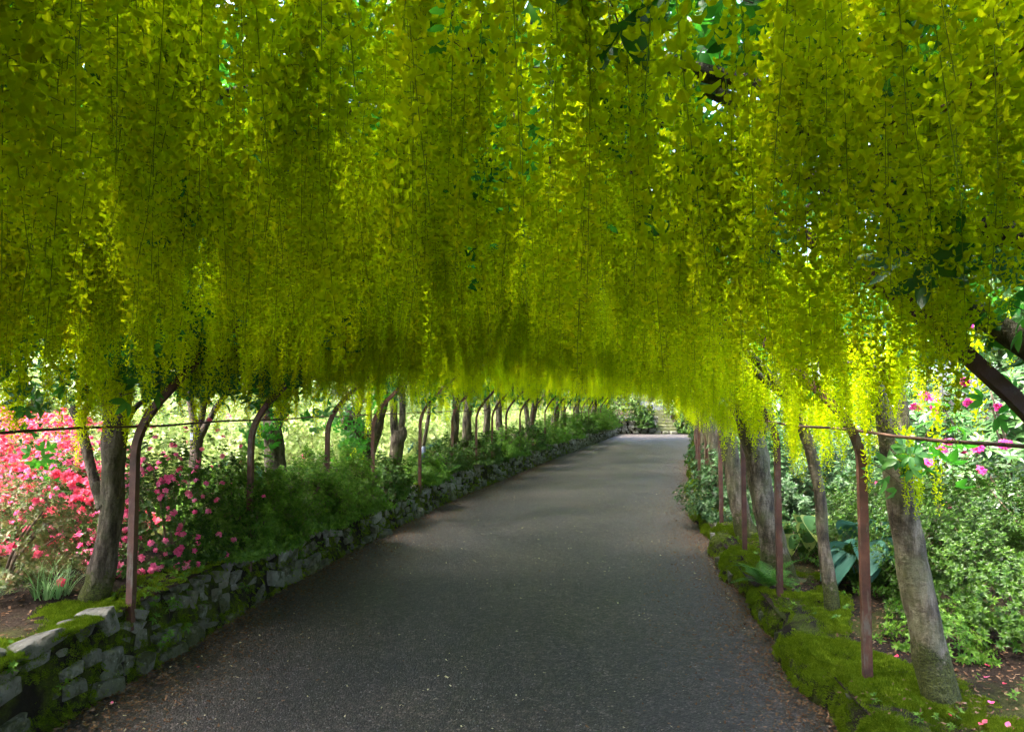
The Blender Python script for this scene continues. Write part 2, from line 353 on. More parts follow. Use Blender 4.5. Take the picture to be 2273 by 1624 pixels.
def trunk_mesh(name, pts, radii, mat, seg=14, lump=0.08, seed=0, flare=0.0, n=7):
    q, r = smooth_line(pts, radii, n); rs = random.Random(seed); ph = [rs.uniform(0, 6.28) for _ in range(6)]
    fr = []
    for i, (p, rr) in enumerate(zip(q, r)):
        s = i / max(1, len(q) - 1)
        def f(a, rr=rr, s=s, i=i):
            k = 1 + lump * (0.6 * math.sin(2*a + ph[0] + 5*s) + 0.5 * math.sin(3*a + ph[1] - 7*s) + 0.35 * math.sin(5*a + ph[2] + 11*s) + 0.5 * math.sin(9*s + ph[3]) + 0.3 * math.sin(23*s + ph[5] + a))
            k += flare * max(0, 1 - s * 6) ** 2 * (1 + 0.35 * math.sin(4*a + ph[4]))
            return rr * k
        fr.append(f)
    V, F = tube_geo(q, fr, seg); o_ = Vector((seed * 3.7, seed * 1.3, 0)); V2 = []
    for i, v in enumerate(V):
        v = Vector(v); c = q[i // seg]; d_ = v - c; rr = d_.length
        k = 1 + 0.16 * mnoise.noise(Vector((v.x * 9, v.y * 9, v.z * 5)) + o_) + 0.10 * mnoise.noise(Vector((v.x * 26, v.y * 26, v.z * 9)) + o_)
        V2.append(tuple(c + d_ * k))
    return MB().add(V2, F).mesh(name, [mat], True)

def flower_geo(rs, s=1.0, op=1.0):
    """pea flower, 2 cm: banner standing up, wings and keel curving outwards (+Y)"""
    b = 0.0060 * op; V = []; F = []; lean = rs.uniform(-0.3, 0.9)
    V += [(0, 0, 0), (-b*0.8, 0.0015, 0.004), (b*0.8, 0.0015, 0.004), (-b*1.1, -0.002 + 0.005*lean, 0.010), (b*1.1, -0.002 + 0.005*lean, 0.010), (0, 0.0035, 0.008), (-b*0.5, -0.005 + 0.008*lean, 0.0165), (b*0.5, -0.005 + 0.008*lean, 0.0165), (0, -0.001 + .007*lean, 0.0148)]
    F += [(0, 5, 1), (0, 2, 5), (1, 5, 3), (2, 4, 5), (3, 5, 8, 6), (5, 4, 7, 8)]
    k = len(V); g = 0.0040 * op; c = rs.uniform(.6, 1.5)
    V += [(0, 0.001, 0.001), (-g, 0.007, -0.001*c), (g, 0.007, -0.001*c), (-g*1.15, 0.0145, -0.001*c), (g*1.15, 0.0145, -0.001*c), (-g*0.4, 0.0215, 0.0055*c), (g*0.4, 0.0215, 0.0055*c), (0, 0.006, -0.0050*c), (0, 0.0145, -0.0065*c), (0, 0.0225, 0.0015*c)]
    F += [(k, k+7, k+1), (k, k+2, k+7), (k+1, k+7, k+8, k+3), (k+2, k+4, k+8, k+7), (k+3, k+8, k+9, k+5), (k+4, k+6, k+9, k+8), (k+1, k+3, k+4, k+2)]
    return np.array(V) * s, F
def raceme_mesh(i):
    rs = random.Random(100 + i); mb = MB(); L = rs.uniform(0.34, 0.50); ax, ay = rs.uniform(-.02, .02), rs.uniform(-.02, .02)
    line = [Vector((ax * (t*t), ay * (t*t), -L * t)) for t in [k / 8 for k in range(9)]]
    mb.add(*tube_geo(line, [0.0009 * (1 - 0.5 * k / 8) for k in range(9)], 3, False), m=1)
    n = rs.randint(58, 88); a = rs.uniform(0, 6); bud0 = rs.uniform(0.78, 0.97)
    for k in range(n):
        t = 0.14 + 0.86 * ((k + rs.uniform(-.4, .4)) / n); t = min(1, t)
        a += 2.4 + rs.uniform(-.5, .5); zc = -L * t; x0, y0 = ax * t * t, ay * t * t
        ped = (0.0175 - 0.0125 * t) * rs.uniform(0.8, 1.3); rise = rs.uniform(-0.004, 0.004)
        s = rs.uniform(0.76, 1.0) * (1.12 - 0.22 * t if t < 0.6 else 0.99 - 1.1 * (t - 0.6)); op = 1.0
        if t > bud0: op = 0.45; s *= 0.7
        ca, sa = math.cos(a), math.sin(a)
        q = Vector((x0 + ca * ped, y0 + sa * ped, zc + rise))
        mb.add([(x0, y0, zc), (q.x, q.y, q.z + 0.0009), (q.x, q.y, q.z - 0.0009)], [(0, 1, 2)], 1)
        V, F = flower_geo(rs, s, op)
        T = trm(*q) @ rotm('Z', a - math.pi / 2) @ rotm('X', rs.uniform(-0.7, 0.35)) @ rotm('Y', rs.uniform(-0.5, 0.5))
        mb.add(V, F, 0, T)
    return mb.mesh('raceme', [M['petal'], M['calyx']])
racemes = collection('racemes', [raceme_mesh(i) for i in range(14)])

def branchlet_mesh(i, mat):
    rs = random.Random(300 + i); mb = MB(); L = rs.uniform(.16, .26)
    mb.add(*tube_geo([(0, 0, 0), (0, 0, L * .5), (0, .02, L)], [.002, .0016, .001], 3, False), m=1)
    for k in range(7):
        z = L * (k + .6) / 7; a = k * 2.4 + rs.uniform(-.3, .3); pl = rs.uniform(.03, .06)
        B = trm(0, 0, z) @ rotm('Z', a) @ rotm('X', rs.uniform(-.2, .5)) @ trm(0, pl, 0)
        mb.add([(0, -pl, 0), (.0008, 0, 0), (-.0008, 0, 0)], [(0, 1, 2)], 1, B)
        for q in (-1.0, 0, 1.0):
            ll = rs.uniform(.05, .075) * (1.1 if q == 0 else .95)
            mb.add(*leaf_geo(ll, ll * .45, .3, rs.uniform(.1, .5), 4), 0, B @ rotm('Z', q * rs.uniform(.9, 1.2)) @ rotm('X', rs.uniform(-.35, .05)))
    return mb.mesh('branchlet', [mat, M['twig']], True)
lab_leaves = collection('laburnum_branchlets', [branchlet_mesh(i, M['lab_leaf']) for i in range(6)])

def sprig_mesh(i, mat, L=0.035, W=0.014, n=9, spread=0.9, drop=0.25, whorls=2, h=0.03):
    rs = random.Random(500 + i); mb = MB()
    mb.add(*tube_geo([(0, 0, -h * 1.5), (0, 0, h)], [L * .03, L * .02], 3, False), m=1)
    for wv in range(whorls):
        for k in range(n):
            a = 2 * math.pi * (k + .5 * wv) / n + rs.uniform(-.25, .25); l = L * rs.uniform(.75, 1.15) * (1 - .25 * wv)
            up = rs.uniform(.15, .75) * (1.6 - spread) + .5 * wv
            mb.add(*leaf_geo(l, W * rs.uniform(.85, 1.15), .25, drop * rs.uniform(.5, 1.5), 2 if L < .06 else 3), 0, trm(0, 0, h * wv * .8) @ rotm('Z', a) @ rotm('X', up))
    return mb.mesh('sprig', [mat, M['stem']])
def sprigs(key, mat, **kw): return collection(key, [sprig_mesh(i, M[mat], **kw) for i in range(5)])
SP = {
    'azalea': sprigs('azalea_sprigs', 'azalea_leaf', L=.036, W=.014, n=7, h=.03),
    'dark': sprigs('dark_sprigs', 'azalea_dark', L=.040, W=.014, n=6, h=.04, drop=.4),
    'pale': sprigs('pale_sprigs', 'azalea_pale', L=.045, W=.019, n=6, h=.04),
    'russet': sprigs('russet_sprigs', 'russet_leaf', L=.036, W=.012, n=6, h=.03),
    'blue': sprigs('blue_green_sprigs', 'blue_leaf', L=.055, W=.018, n=7, h=.05, drop=.4),
    'rhodo': sprigs('rhododendron_sprigs', 'rhodo_leaf', L=.13, W=.042, n=8, h=.05, drop=.45, whorls=1),
    'tree': collection('tree_clumps', [sprig_mesh(i, M['tree_leaf'], L=.11, W=.06, n=9, h=.12, drop=.5, whorls=3) for i in range(5)]),
}
def blossom_mesh(i, mat, k=3, s=0.028):
    rs = random.Random(700 + i); mb = MB()
    for f in range(k):
        B = rotm('Z', 2 * math.pi * f / k + rs.uniform(-.4, .4)) @ rotm('X', rs.uniform(-1.0, -.35) if k > 1 else 0) @ trm(0, 0, s * .6) @ scm(rs.uniform(.85, 1.15))
        for p in range(5):
            V, F = leaf_geo(s * 1.05, s * .85, -.15, rs.uniform(.15, .5), 3)
            mb.add(V, F, 0, B @ rotm('Z', 2 * math.pi * p / 5) @ rotm('X', rs.uniform(.35, .8)))
        mb.add(*tube_geo([(0, 0, -s * .8), (0, 0, 0.002)], [s * .06, s * .14], 4, False), 0, B)
        for q in range(4):
            mb.add([(0.0004, 0, 0), (-0.0004, 0, 0), (rs.uniform(-.3, .3) * s, rs.uniform(-.3, .3) * s, s * 1.1)], [(0, 1, 2)], 0, B)
    return mb.mesh('blossom', [M[mat]])
BL = {k: collection(k + '_blossoms', [blossom_mesh(i, k, 3, .024) for i in range(4)]) for k in ('coral', 'pink')}
BL['magenta'] = collection('magenta_trusses', [blossom_mesh(i + 9, 'magenta', 8, .036) for i in range(3)])

def moss_mesh(i):
    rs = random.Random(900 + i); mb = MB()
    for k in range(88):
        r = .03 * math.sqrt(rs.random()); a = rs.uniform(0, 6.28); x, y = r * math.cos(a), r * math.sin(a); h = rs.uniform(.004, .010) * (1.3 - r / .04)
        b = rs.uniform(0, 6.28); dx, dy = .0013 * math.cos(b), .0013 * math.sin(b); tx, ty = rs.uniform(-.004, .004), rs.uniform(-.004, .004)
        mb.add([(x - dx, y - dy, -.004), (x + dx, y + dy, -.004), (x + tx, y + ty, h), (x + dy, y - dx, -.004), (x - dy, y + dx, -.004)], [(0, 1, 2), (3, 4, 2)])
    n = 7
    V = [(.031 * math.cos(6.283*k/n), .031 * math.sin(6.283*k/n), -.006) for k in range(n)] + [(0, 0, .004)]
    return mb.mesh('moss_tuft', [M['moss']])
moss_c = collection('moss_tufts', [moss_mesh(i) for i in range(5)])
def chip_mesh(i, mat, flat=.3):
    rs = random.Random(40 + i); V = [(rs.uniform(-.5, .5) + (-.6, .6, .6, -.6)[k % 4], rs.uniform(-.2, .2) + (-.35, -.35, .35, .35)[k % 4], (0.0 if k < 4 else flat) + rs.uniform(-.05, .1)) for k in range(8)]
    return MB().add(V, [(0, 3, 2, 1), (4, 5, 6, 7), (0, 1, 5, 4), (1, 2, 6, 5), (2, 3, 7, 6), (3, 0, 4, 7)]).mesh('chip', [M[mat]])
litter_c = collection('litter_chips', [chip_mesh(i, 'litter', .12) for i in range(5)])
grit_c = collection('grit_chips', [chip_mesh(i, 'grit', .7) for i in range(5)])
petal_c = collection('dry_petals', [chip_mesh(i, 'pale_litter', .1) for i in range(4)])
def blade_mesh(i):
    rs = random.Random(60 + i); mb = MB()
    for k in range(16):
        a = rs.uniform(0, 6.28); L = rs.uniform(.16, .34); w_ = .004; lean = rs.uniform(.2, 1.0)
        V = []; F = []
        for j in range(6):
            t = j / 5; V += [(-w_ * (1 - t * .9), L * t * lean * (.4 + .7 * t), L * t * (1 - .55 * lean * t)), (w_ * (1 - t * .9), L * t * lean * (.4 + .7 * t), L * t * (1 - .55 * lean * t))]
            if j: F.append((2*j-2, 2*j-1, 2*j+1, 2*j))
        mb.add(V, F, 0, rotm('Z', a) @ trm(0, rs.uniform(0, .03), 0))
    return mb.mesh('grass_blades', [M['grass']])
def frond_mesh(i):
    rs = random.Random(80 + i); mb = MB(); n = 18; L = .42; bend = rs.uniform(.5, .8)
    pts = []
    for k in range(n + 1):
        t = k / n; pts.append(Vector((0, L * t * (.75 + .15 * t), L * (.75 * t - bend * t * t * 1.05))))
    mb.add(*tube_geo(pts, [.0022 * (1 - .8 * k / n) for k in range(n + 1)], 3, False))
    for k in range(2, n + 1):
        t = k / n; l = .11 * math.sin(math.pi * min(1, t * .8 + .18)) ** 1.1 * (1.1 - t * .75); d = (pts[k] - pts[k-1]).normalized(); pitch = math.asin(max(-1, min(1, d.z)))
        for s in (-1, 1):
            B = trm(*pts[k]) @ rotm('X', pitch) @ rotm('Z', -s * 1.15) @ rotm('Y', s * rs.uniform(-.1, .25))
            m_ = 6; V = []; F = []
            for j in range(m_):      # toothed pinna
                y0 = l * j / m_; wv = .010 * (1 - j / m_) + .003; V += [(0, y0, 0), (-wv, y0 + l / m_ * .75, -.002), (wv, y0 + l / m_ * .75, -.002), (0, y0 + l / m_ * 1.05, 0)]
                F += [(4*j, 4*j+3, 4*j+1), (4*j, 4*j+2, 4*j+3)]
            mb.add(V, F, 0, B)
    return mb.mesh('frond', [M['fern']])
fronds = [frond_mesh(i) for i in range(4)]

# ------------------------------------------------------------------ the setting: ground, beds, path
def strip(name, f, ys, offs, zf, mat, label):
    V = []; F = []; n = len(offs)
    for y in ys:
        for o in offs:
            V.append((float(f(y)) + o[0], y, float(zf(abs(o[1]), y))))
    for i in range(len(ys) - 1):
        for k in range(n - 1):
            F.append((i*n + k, i*n + k + 1, (i+1)*n + k + 1, (i+1)*n + k))
    me = MB().add(V, F).mesh(name, [mat], True); return link(name, me, kind='structure', label=label)
me = MB().add([(-150, -150, -.06), (150, -150, -.06), (150, 150, -.06), (-150, 150, -.06)], [(0, 1, 2, 3)]).mesh('ground', [M['ground']])
link('ground', me, kind='structure', label='garden ground beyond the beds')
ysf = np.concatenate([np.arange(-10, 12, .12), np.arange(12, 62, .5)])
def path_z(u, y): return 0.0
V = []; F = []; nu = 15
pys = np.concatenate([np.arange(-10, 12, .25), np.arange(12, 37.6, .5)])
for y in pys:
    l, r_ = float(edgeL(y)) - .12, float(edgeR(y)) + .14
    if y > 33.2: l -= (y - 33.2) * 1.2; r_ += (y - 33.2) * 1.0
    for k in range(nu):
        u = k / (nu - 1); V.append((l + (r_ - l) * u, y, .018 * (1 - (2*u - 1)**2) + .006 * math.sin(3.1*u + y*1.3) - .012))
for i in range(len(pys) - 1):
    for k in range(nu - 1): F.append((i*nu+k, i*nu+k+1, (i+1)*nu+k+1, (i+1)*nu+k))
link('path', MB().add(V, F).mesh('path', [M['path']], True), kind='structure', label='dark grey grit path curving to the right under the arch')
offs = [0.10, .16, .25, .35, .5, .65, .8, 1.0, 1.25, 1.5, 1.8, 2.2, 2.7, 3.3, 4, 5, 6.5, 8.5, 11, 15, 20, 28]
strip('garden_bed_left', edgeL, ysf, [(-o, o) for o in offs], zl, M['soil'], 'raised planting bed behind the stone wall').data.flip_normals()
strip('garden_bed_right', edgeR, ysf, [(o, o) for o in [.06, .1] + offs[1:]], zr, M['soil'], 'low planting bed right of the path')

# ------------------------------------------------------------------ left dry-stone wall
def stone_mesh(i):
    import bmesh
    rs = random.Random(20 + i); bm = bmesh.new()
    for sx in (-1, 1):
        for sy in (-1, 1):
            for sz in (-1, 1):
                k = rs.uniform(.55, 1.0); bm.verts.new((sx * .5 * k * rs.uniform(.85, 1), sy * .5 * rs.uniform(.8, 1), sz * .5 * rs.uniform(.72, 1)))
    if i % 2:
        for v in list(bm.verts): v.co = v.co * rs.uniform(.72, 1.0)
    for k in range(12):
        v = Vector((rs.uniform(-1, 1), rs.uniform(-1, 1), rs.uniform(-1, 1))).normalized(); k_ = .46 / max(abs(v.x), abs(v.y), abs(v.z)) if i % 2 == 0 else .56
        bm.verts.new((v.x * k_, v.y * k_, v.z * k_ * .95))
    r = bmesh.ops.convex_hull(bm, input=bm.verts)
    for v in [v for v in bm.verts if not v.link_faces]: bm.verts.remove(v)
    bmesh.ops.dissolve_limit(bm, angle_limit=R(9), verts=bm.verts, edges=bm.edges)
    bmesh.ops.bevel(bm, geom=list(bm.edges), offset=.025, segments=1, affect='EDGES', profile=.6)
    bm.normal_update(); me = bpy.data.meshes.new('stone'); bm.to_mesh(me); bm.free(); me.materials.append(M['stone']); return me
stones = [stone_mesh(i) for i in range(14)]
stones_c = collection('wall_stones', stones)
wall = empty('stone_wall', (float(edgeL(4)), 4, 0), 'low dry-stone retaining wall of grey stones along the left of the path', 'wall')
WB = Vector(wall.location)
V = []; F = []; wy = np.arange(-6, 34.6, .2)
for y in wy:
    e = float(edgeL(y)); h = float(hwall(y)); V += [(e - .03 - WB.x, y - WB.y, -.05), (e - .09 - WB.x, y - WB.y, h * .75), (e - .16 - WB.x, y - WB.y, h + .015), (e - .4 - WB.x, y - WB.y, h - .03)]
for i in range(len(wy) - 1):
    for k in range(3): F.append((4*i+k, 4*i+4+k, 4*i+5+k, 4*i+1+k))
link('wall_core', MB().add(V, F).mesh('wall_core', [M['core']], True), wall)
rs = random.Random(3); cand = []
y = -2.0
def wallpt(y, z, inset):
    k = float(slope(edgeL, y)); nrm = Vector((1, -k, 0)).normalized(); h = float(hwall(y))
    return Vector((float(edgeL(y)) - .02 - .09 * z / h, y, z)) - nrm * inset, math.atan2(1, k)
z0s = [0.02]
y = -1.5
while y < 33.8:
    h = float(hwall(y)); sl = math.sqrt(1 + float(slope(edgeL, y))**2); pw = rs.uniform(.17, .42); z = rs.uniform(-.05, 0.0); tilt = rs.gauss(-.05, .13)
    while z < h - .03:
        hh = rs.choice((rs.uniform(.04, .065), rs.uniform(.06, .10), rs.uniform(.09, .14)))
        if z + hh > h + .05: hh = max(.05, h + .04 - z)
        m_ = 1 if rs.random() < .38 else 2; cut = rs.uniform(.3, .7)
        for q in range(m_):
            ln = pw if m_ == 1 else pw * (cut if q == 0 else 1 - cut); u0 = 0 if q == 0 else pw * cut
            if z < h * .5 and rs.random() < .12: continue
            h2 = hh * rs.uniform(.78, 1.12); zz = z + hh / 2 + (u0 + ln / 2 - pw / 2) * math.tan(tilt) + rs.uniform(-.012, .012)
            p, ang = wallpt(y + (u0 + ln / 2) / sl, min(zz, h + .03), .07 + rs.uniform(-.03, .04))
            cand.append((p, ang + rs.uniform(-.2, .2), rs.uniform(-.18, .18), -tilt + rs.gauss(0, .09), (ln * rs.uniform(1.0, 1.18), rs.uniform(.15, .22), h2 * 1.12), rs.randrange(14)))
        z += hh * .97
    y += pw / sl
cand.sort(key=lambda c: (c[0].y if c[0].y > 1.6 else 99))
for p, ang, rx, ry, s, k in cand[:290]:
    link('stone', stones[k], wall, p - WB, (rx, ry, ang), s)
far = [c for c in cand[290:] if c[0].y > 1.6]
scatter('stone_mass', stones_c, [c[0] for c in far], [(c[2], c[3], c[1]) for c in far], [c[4] for c in far], wall, [c[5] for c in far])
# moss on the wall
n = 11000; my = 2.0 + 20 * rng.random(n) ** 2; mz = rng.random(n); keep = (np.sin(my * 3.1 + mz * 4) + np.sin(my * 7.7 - mz * 6 + 2) + rng.normal(0, .6, n) - (mz - .25) * 1.1) > .35
keep |= rng.random(n) < .12; keep |= (mz < .2) & (rng.random(n) < .45)
my, mz = my[keep], mz[keep] * hwall(my[keep]); loc = []; up = []
for a, b in zip(my, mz):
    p, ang = wallpt(a, b, -.022 + .05 * rng.random()); loc.append(p); up.append((1, -.2, .7))
scatter('moss', moss_c, loc, euler_from_up(np.array(up) + rng.normal(0, .35, (len(up), 3)), rng.random(len(up)) * 6.3), .4 + .55 * rng.random(len(up)), wall)

# ------------------------------------------------------------------ right mossy edging
edg = empty('mossy_edging', (float(edgeR(4)), 4, 0), 'low edging of stones buried in green moss along the right of the path', 'edging')
EB = Vector(edg.location); V = []; F = []; wy = np.arange(-6, 33.5, .1)
def edz(y): return .16 + .03 * np.sin(y * 1.9) + .025 * np.sin(y * 4.3 + 1) + .015 * np.sin(y * 9.1)
def edx(y): return .035 * np.sin(y * 2.3 + 2) + .03 * np.sin(y * 5.9) + .015 * np.sin(y * 13)
for y in wy:
    e = float(edgeR(y)) + float(edx(y)); h = float(edz(y))
    for ox, oz in ((.0, -.05), (.01, h * .45), (.045, h * .8), (.11, h + .01), (.22, h + .02), (.34, h - .02)): V.append((e + ox - EB.x, y - EB.y, oz))
for i in range(len(wy) - 1):
    for k in range(5): F.append((6*i+k, 6*i+k+1, 6*i+7+k, 6*i+6+k))
link('edging_core', MB().add(V, F).mesh('edging_core', [M['core']], True), edg)
for k in range(22):
    y = 2.0 + 13 * (k / 22) ** 1.3 + rs.uniform(-.05, .05); e = float(edgeR(y)) + float(edx(y)); h = float(edz(y)); lo = rs.random() < .55
    link('stone', stones[rs.randrange(14)], edg, Vector((e + (.045 if lo else .09) + rs.uniform(-.01, .02), y, h * (.35 if lo else .72))) - EB,
         (rs.uniform(-.2, .2), rs.uniform(-.2, .2), math.atan2(1, float(slope(edgeR, y))) + rs.uniform(-.2, .2)), (rs.uniform(.12, .24), rs.uniform(.1, .16), rs.uniform(.08, .13)))
n = 19000; my = 1.9 + 22 * rng.random(n) ** 2.4; u = rng.random(n) ** 1.25
wid = .46 + .16 * np.sin(my * 1.3 + .5) + np.where(my < 3.7, .34, 0); off = u * wid
clump = np.sin(my * 5.1 + off * 9) + np.sin(my * 2.3 - off * 7 + 1) + .8 * np.sin(my * 11 + off * 15)
k = (clump + rng.normal(0, .5, n) + np.where((off < .3) | ((my < 3.6) & (off < .8)), 1.9, -.5) > 0) & ~((off > .7) & (clump < .6)); my, off, clump = my[k], off[k], clump[k]
h = edz(my); e = edgeR(my) + edx(my)
mz = np.interp(off, [0, .03, .1, .2], [.1, .55, .95, 1.0]) * h; ro = np.where(off > .27, zr(off, my), mz + .012)
ro = np.where(off > .27, np.maximum(zr(off, my), 0), ro) + .004 + .032 * np.clip(clump, -.3, 2)
loc = np.stack([e + off, my, ro], 1); upv = np.stack([np.where(off < .1, -.8, 0), np.full(len(my), -.1), np.where(off < .03, .3, 1.0)], 1)
scatter('moss', moss_c, loc, euler_from_up(upv + rng.normal(0, .22, (len(my), 3)), rng.random(len(my)) * 6.3), .6 + 1.0 * rng.random(len(my)), edg)
# moss cushions on the left bed top
n = 3000; my = 2.35 + 1.7 * rng.random(n); off = .12 + .8 * rng.random(n) ** 1.2; k = (np.sin(my * 4 + off * 5) + np.sin(my * 9 - off * 6) + rng.normal(0, .5, n) > -.2) & (off < .75 - .25 * (my - 3.2)); my, off = my[k], off[k]
m2 = 4 + 14 * rng.random(900) ** 1.4; o2 = .12 + .25 * rng.random(900); my = np.concatenate([my, m2]); off = np.concatenate([off, o2])
link_o = scatter('moss_carpet', moss_c, np.stack([edgeL(my) - off, my, zl(off, my) + .008], 1), euler_from_up(np.stack([rng.normal(0, .25, len(my)), rng.normal(0, .25, len(my)), np.ones(len(my))], 1), rng.random(len(my)) * 6.3), .9 + .9 * rng.random(len(my)),
        label='bright moss cushions on the bed edge above the stone wall', category='moss')

# ------------------------------------------------------------------ steel arch frame
frame = empty('arch_frame', (float(cen(4)), 4, 0), 'row of rust-red steel hoops and rods carrying the flowering arch', 'pergola')
FB = Vector(frame.location)
def Lsec(a=.040, b=.034, t=.006): return [(-a/2, 0), (a/2, 0), (a/2, t), (-a/2 + t, t), (-a/2 + t, b), (-a/2, b)]
def sweep(pts, nrm, sec, flip=1):
    """sec x runs in the hoop plane across the bar, sec y along the path"""
    V = []; F = []; n = len(sec)
    for i, p in enumerate(pts):
        t = (pts[min(i+1, len(pts)-1)] - pts[max(i-1, 0)]).normalized(); s = t.cross(nrm).normalized()
        for a, b in sec: V.append(tuple(p + s * a * flip + nrm * b))
    for i in range(len(pts) - 1):
        for k in range(n): F.append((i*n+k, i*n+(k+1) % n, (i+1)*n+(k+1) % n, (i+1)*n+k))
    F.append(tuple(range(n))); F.append(tuple((len(pts)-1)*n + k for k in range(n-1, -1, -1)))
    return V, F
right_y = [-0.95, .5, 1.95, 3.38, 4.93, 6.2, 7.7]
while right_y[-1] < 30: right_y.append(right_y[-1] + 1.48)
left_y = [-0.9, .75, 2.35, 3.98, 5.35, 6.8, 8.0, 9.7, 11.2, 12.5, 13.5, 14.5, 15.7, 17.0]
while left_y[-1] < 30: left_y.append(left_y[-1] + 1.45)
for j in range(min(len(left_y), len(right_y))):
    yl, yr = left_y[j], right_y[j]
    pl = Vector((float(edgeL(yl)) - .10, yl, float(hwall(yl)) - .02)); pr = Vector((float(edgeR(yr)) + .17, yr, .12))
    ax = (pr - pl); ax.z = 0; hw = ax.length / 2; mid = (pl + pr) / 2; ax.normalize(); nrm = Vector((-ax.y, ax.x, 0))
    bow = []; TB = .90
    def bp(t, z): q = mid + ax * (t * hw); q.z = z; return q
    for k in range(8):
        u = k / 8; a0, a1, a2 = bp(-1, 1.24), bp(-1, 1.43), bp(-TB, float(z_arch(TB, mid.y))); bow.append(a0 * (1-u)**2 + a1 * 2*u*(1-u) + a2 * u*u)
    for k in range(23): t = -TB + 2 * TB * k / 22; bow.append(bp(t, float(z_arch(t, mid.y))))
    for k in range(8):
        u = 1 - (k + 1) / 8; a0, a1, a2 = bp(1, 1.24), bp(1, 1.43), bp(TB, float(z_arch(TB, mid.y))); bow.append(a0 * (1-u)**2 + a1 * 2*u*(1-u) + a2 * u*u)
    hp = link('hoop', MB().add(*sweep([b - FB for b in bow], nrm, Lsec())).mesh('bow', [M['rust']]), frame)
    for s, base in ((-1, pl), (1, pr)):
        top = bow[0] if s < 0 else bow[-1]; lean = Vector((0, 0, 0))
        pts = [Vector((top.x, top.y, base.z - .1)), Vector((top.x, top.y, .8)), top + Vector((0, 0, .012))]
        if s > 0: pts = pts[::-1]
        link('post', MB().add(*sweep([p - FB for p in pts], nrm, Lsec(.040, .036, .007))).mesh('post', [M['rust']]), hp)
def rail(t, zoff, y0, y1, rad, label=None):
    pts = []
    for y in np.arange(y0, y1, .35):
        pts.append(Vector((float(cen(y)) + t * HW, y, float(z_arch(t, y)) + zoff + .006 * math.sin(y * 4.1))) - FB)
    return link('rail', MB().add(*tube_geo(pts, [rad] * len(pts), 7)).mesh('rail', [M['rod']], True), frame)
rail(-.985, .0, -1, 30, .0072); rail(.985, .0, -1, 30, .0072)
for t in (-.62, .62, 0.0): rail(t, -.015, -1, 30, .010)

# ------------------------------------------------------------------ laburnum trees
LG = 'laburnums trained over the arch'
ORD = 'first second third fourth fifth sixth seventh eighth ninth tenth eleventh twelfth thirteenth fourteenth fifteenth sixteenth'.split()
trees = []     # (side, y, empty, kind)
def tube_child(parent, name, pts, radii, seg=8, mat='bark', lump=.06, seed=0, flare=0, n=6):
    B = Vector(parent.location); return link(name, trunk_mesh(name, [Vector(p) - B for p in pts], radii, M[mat], seg, lump, seed, flare, n), parent)
def arch_limbs(o, start, side, y, n, seed, r0=.03):
    rs = random.Random(seed)
    for k in range(n):
        dy = (k - (n - 1) / 2) * .75 + rs.uniform(-.2, .2); pts = [Vector(start)]; t0 = (start.x - float(cen(y))) / HW; rad = [r0]
        for s in (.25, .5, .75, 1.0):
            t = t0 * (1 - s) + side * rs.uniform(-.1, .25) * s; yy = y + dy * s
            zz = float(z_arch(min(1, abs(t)), yy)) + .10 + rs.uniform(-.03, .06)
            if s < .3: zz = max(zz, start.z + .2); 
            pts.append(Vector((float(cen(yy)) + t * HW, yy, zz))); rad.append(r0 * (1 - s) + .007)
        tube_child(o, 'limb', pts, rad, 7, 'bark', .08, seed + k)
def tree(side, d, pts, rad, label, forks=(), limbs=3, mat='bark', group=LG, seed=0, stub=(), flare=.35, lr=.03, top=True):
    """pts: world points from the foot up; forks: list of (points, radii)"""
    base = Vector(pts[0]); o = empty('laburnum_tree', base, label, 'tree', group)
    foot = base + (base - Vector(pts[1])).normalized() * .08
    tube_child(o, 'trunk', [foot] + [Vector(p) for p in pts], [rad[0] * 1.05] + list(rad), 22, mat, .07, seed, flare, 12)
    ends = [Vector(pts[-1])]
    for k, (fp, fr) in enumerate(forks):
        tube_child(o, 'limb', fp, fr, 11, mat, .09, seed + 20 + k); ends.append(Vector(fp[-1]))
    if forks: ends = ends[1:]
    for k in range(limbs): arch_limbs(o, ends[k % len(ends)], side, float(base.y) + .25 * (k - 1), 1 if limbs > 2 else 2, seed * 7 + k, lr)
    trees.append((side, float(base.y), o)); return o
# left, as they stand in the photograph
def PP(d, *xy): return [P(x, y, d + (z[0] if z else 0)) for x, y, *z in xy]
d = 4.15
L1 = tree(-1, d, PP(d, (208, 1330), (232, 1240), (248, 1130), (252, 1030), (256, 955), (262, 905)), [.082, .070, .063, .060, .075, .072],
     'thick mossy laburnum trunk beside the nearest left post, forking at rod height',
     [(PP(d, (250, 930), (243, 880), (228, 820), (215, 770, -.2)), [.055, .045, .04, .03]), (PP(d, (270, 930), (276, 880), (285, 820, .1), (320, 760, .3)), [.05, .04, .036, .026]), (PP(d, (268, 960), (300, 905, .15), (350, 870, .3)), [.03, .016, .010])], seed=1)
tube_child(L1, 'stub', PP(d, (240, 1120), (222, 1090), (212, 1070)), [.05, .045, .03], 9, 'bark', .15, 4)
d = 4.75
L2 = tree(-1, d, PP(d, (222, 1100), (205, 1050), (190, 985), (178, 940), (160, 905)), [.036, .034, .033, .030, .026], 'slim dark laburnum stem leaning left behind the thick left trunk',
     [(PP(d, (178, 945), (200, 890, .1), (215, 850, .2)), [.026, .022, .018])], limbs=2, seed=2, flare=0)
d = 6.3
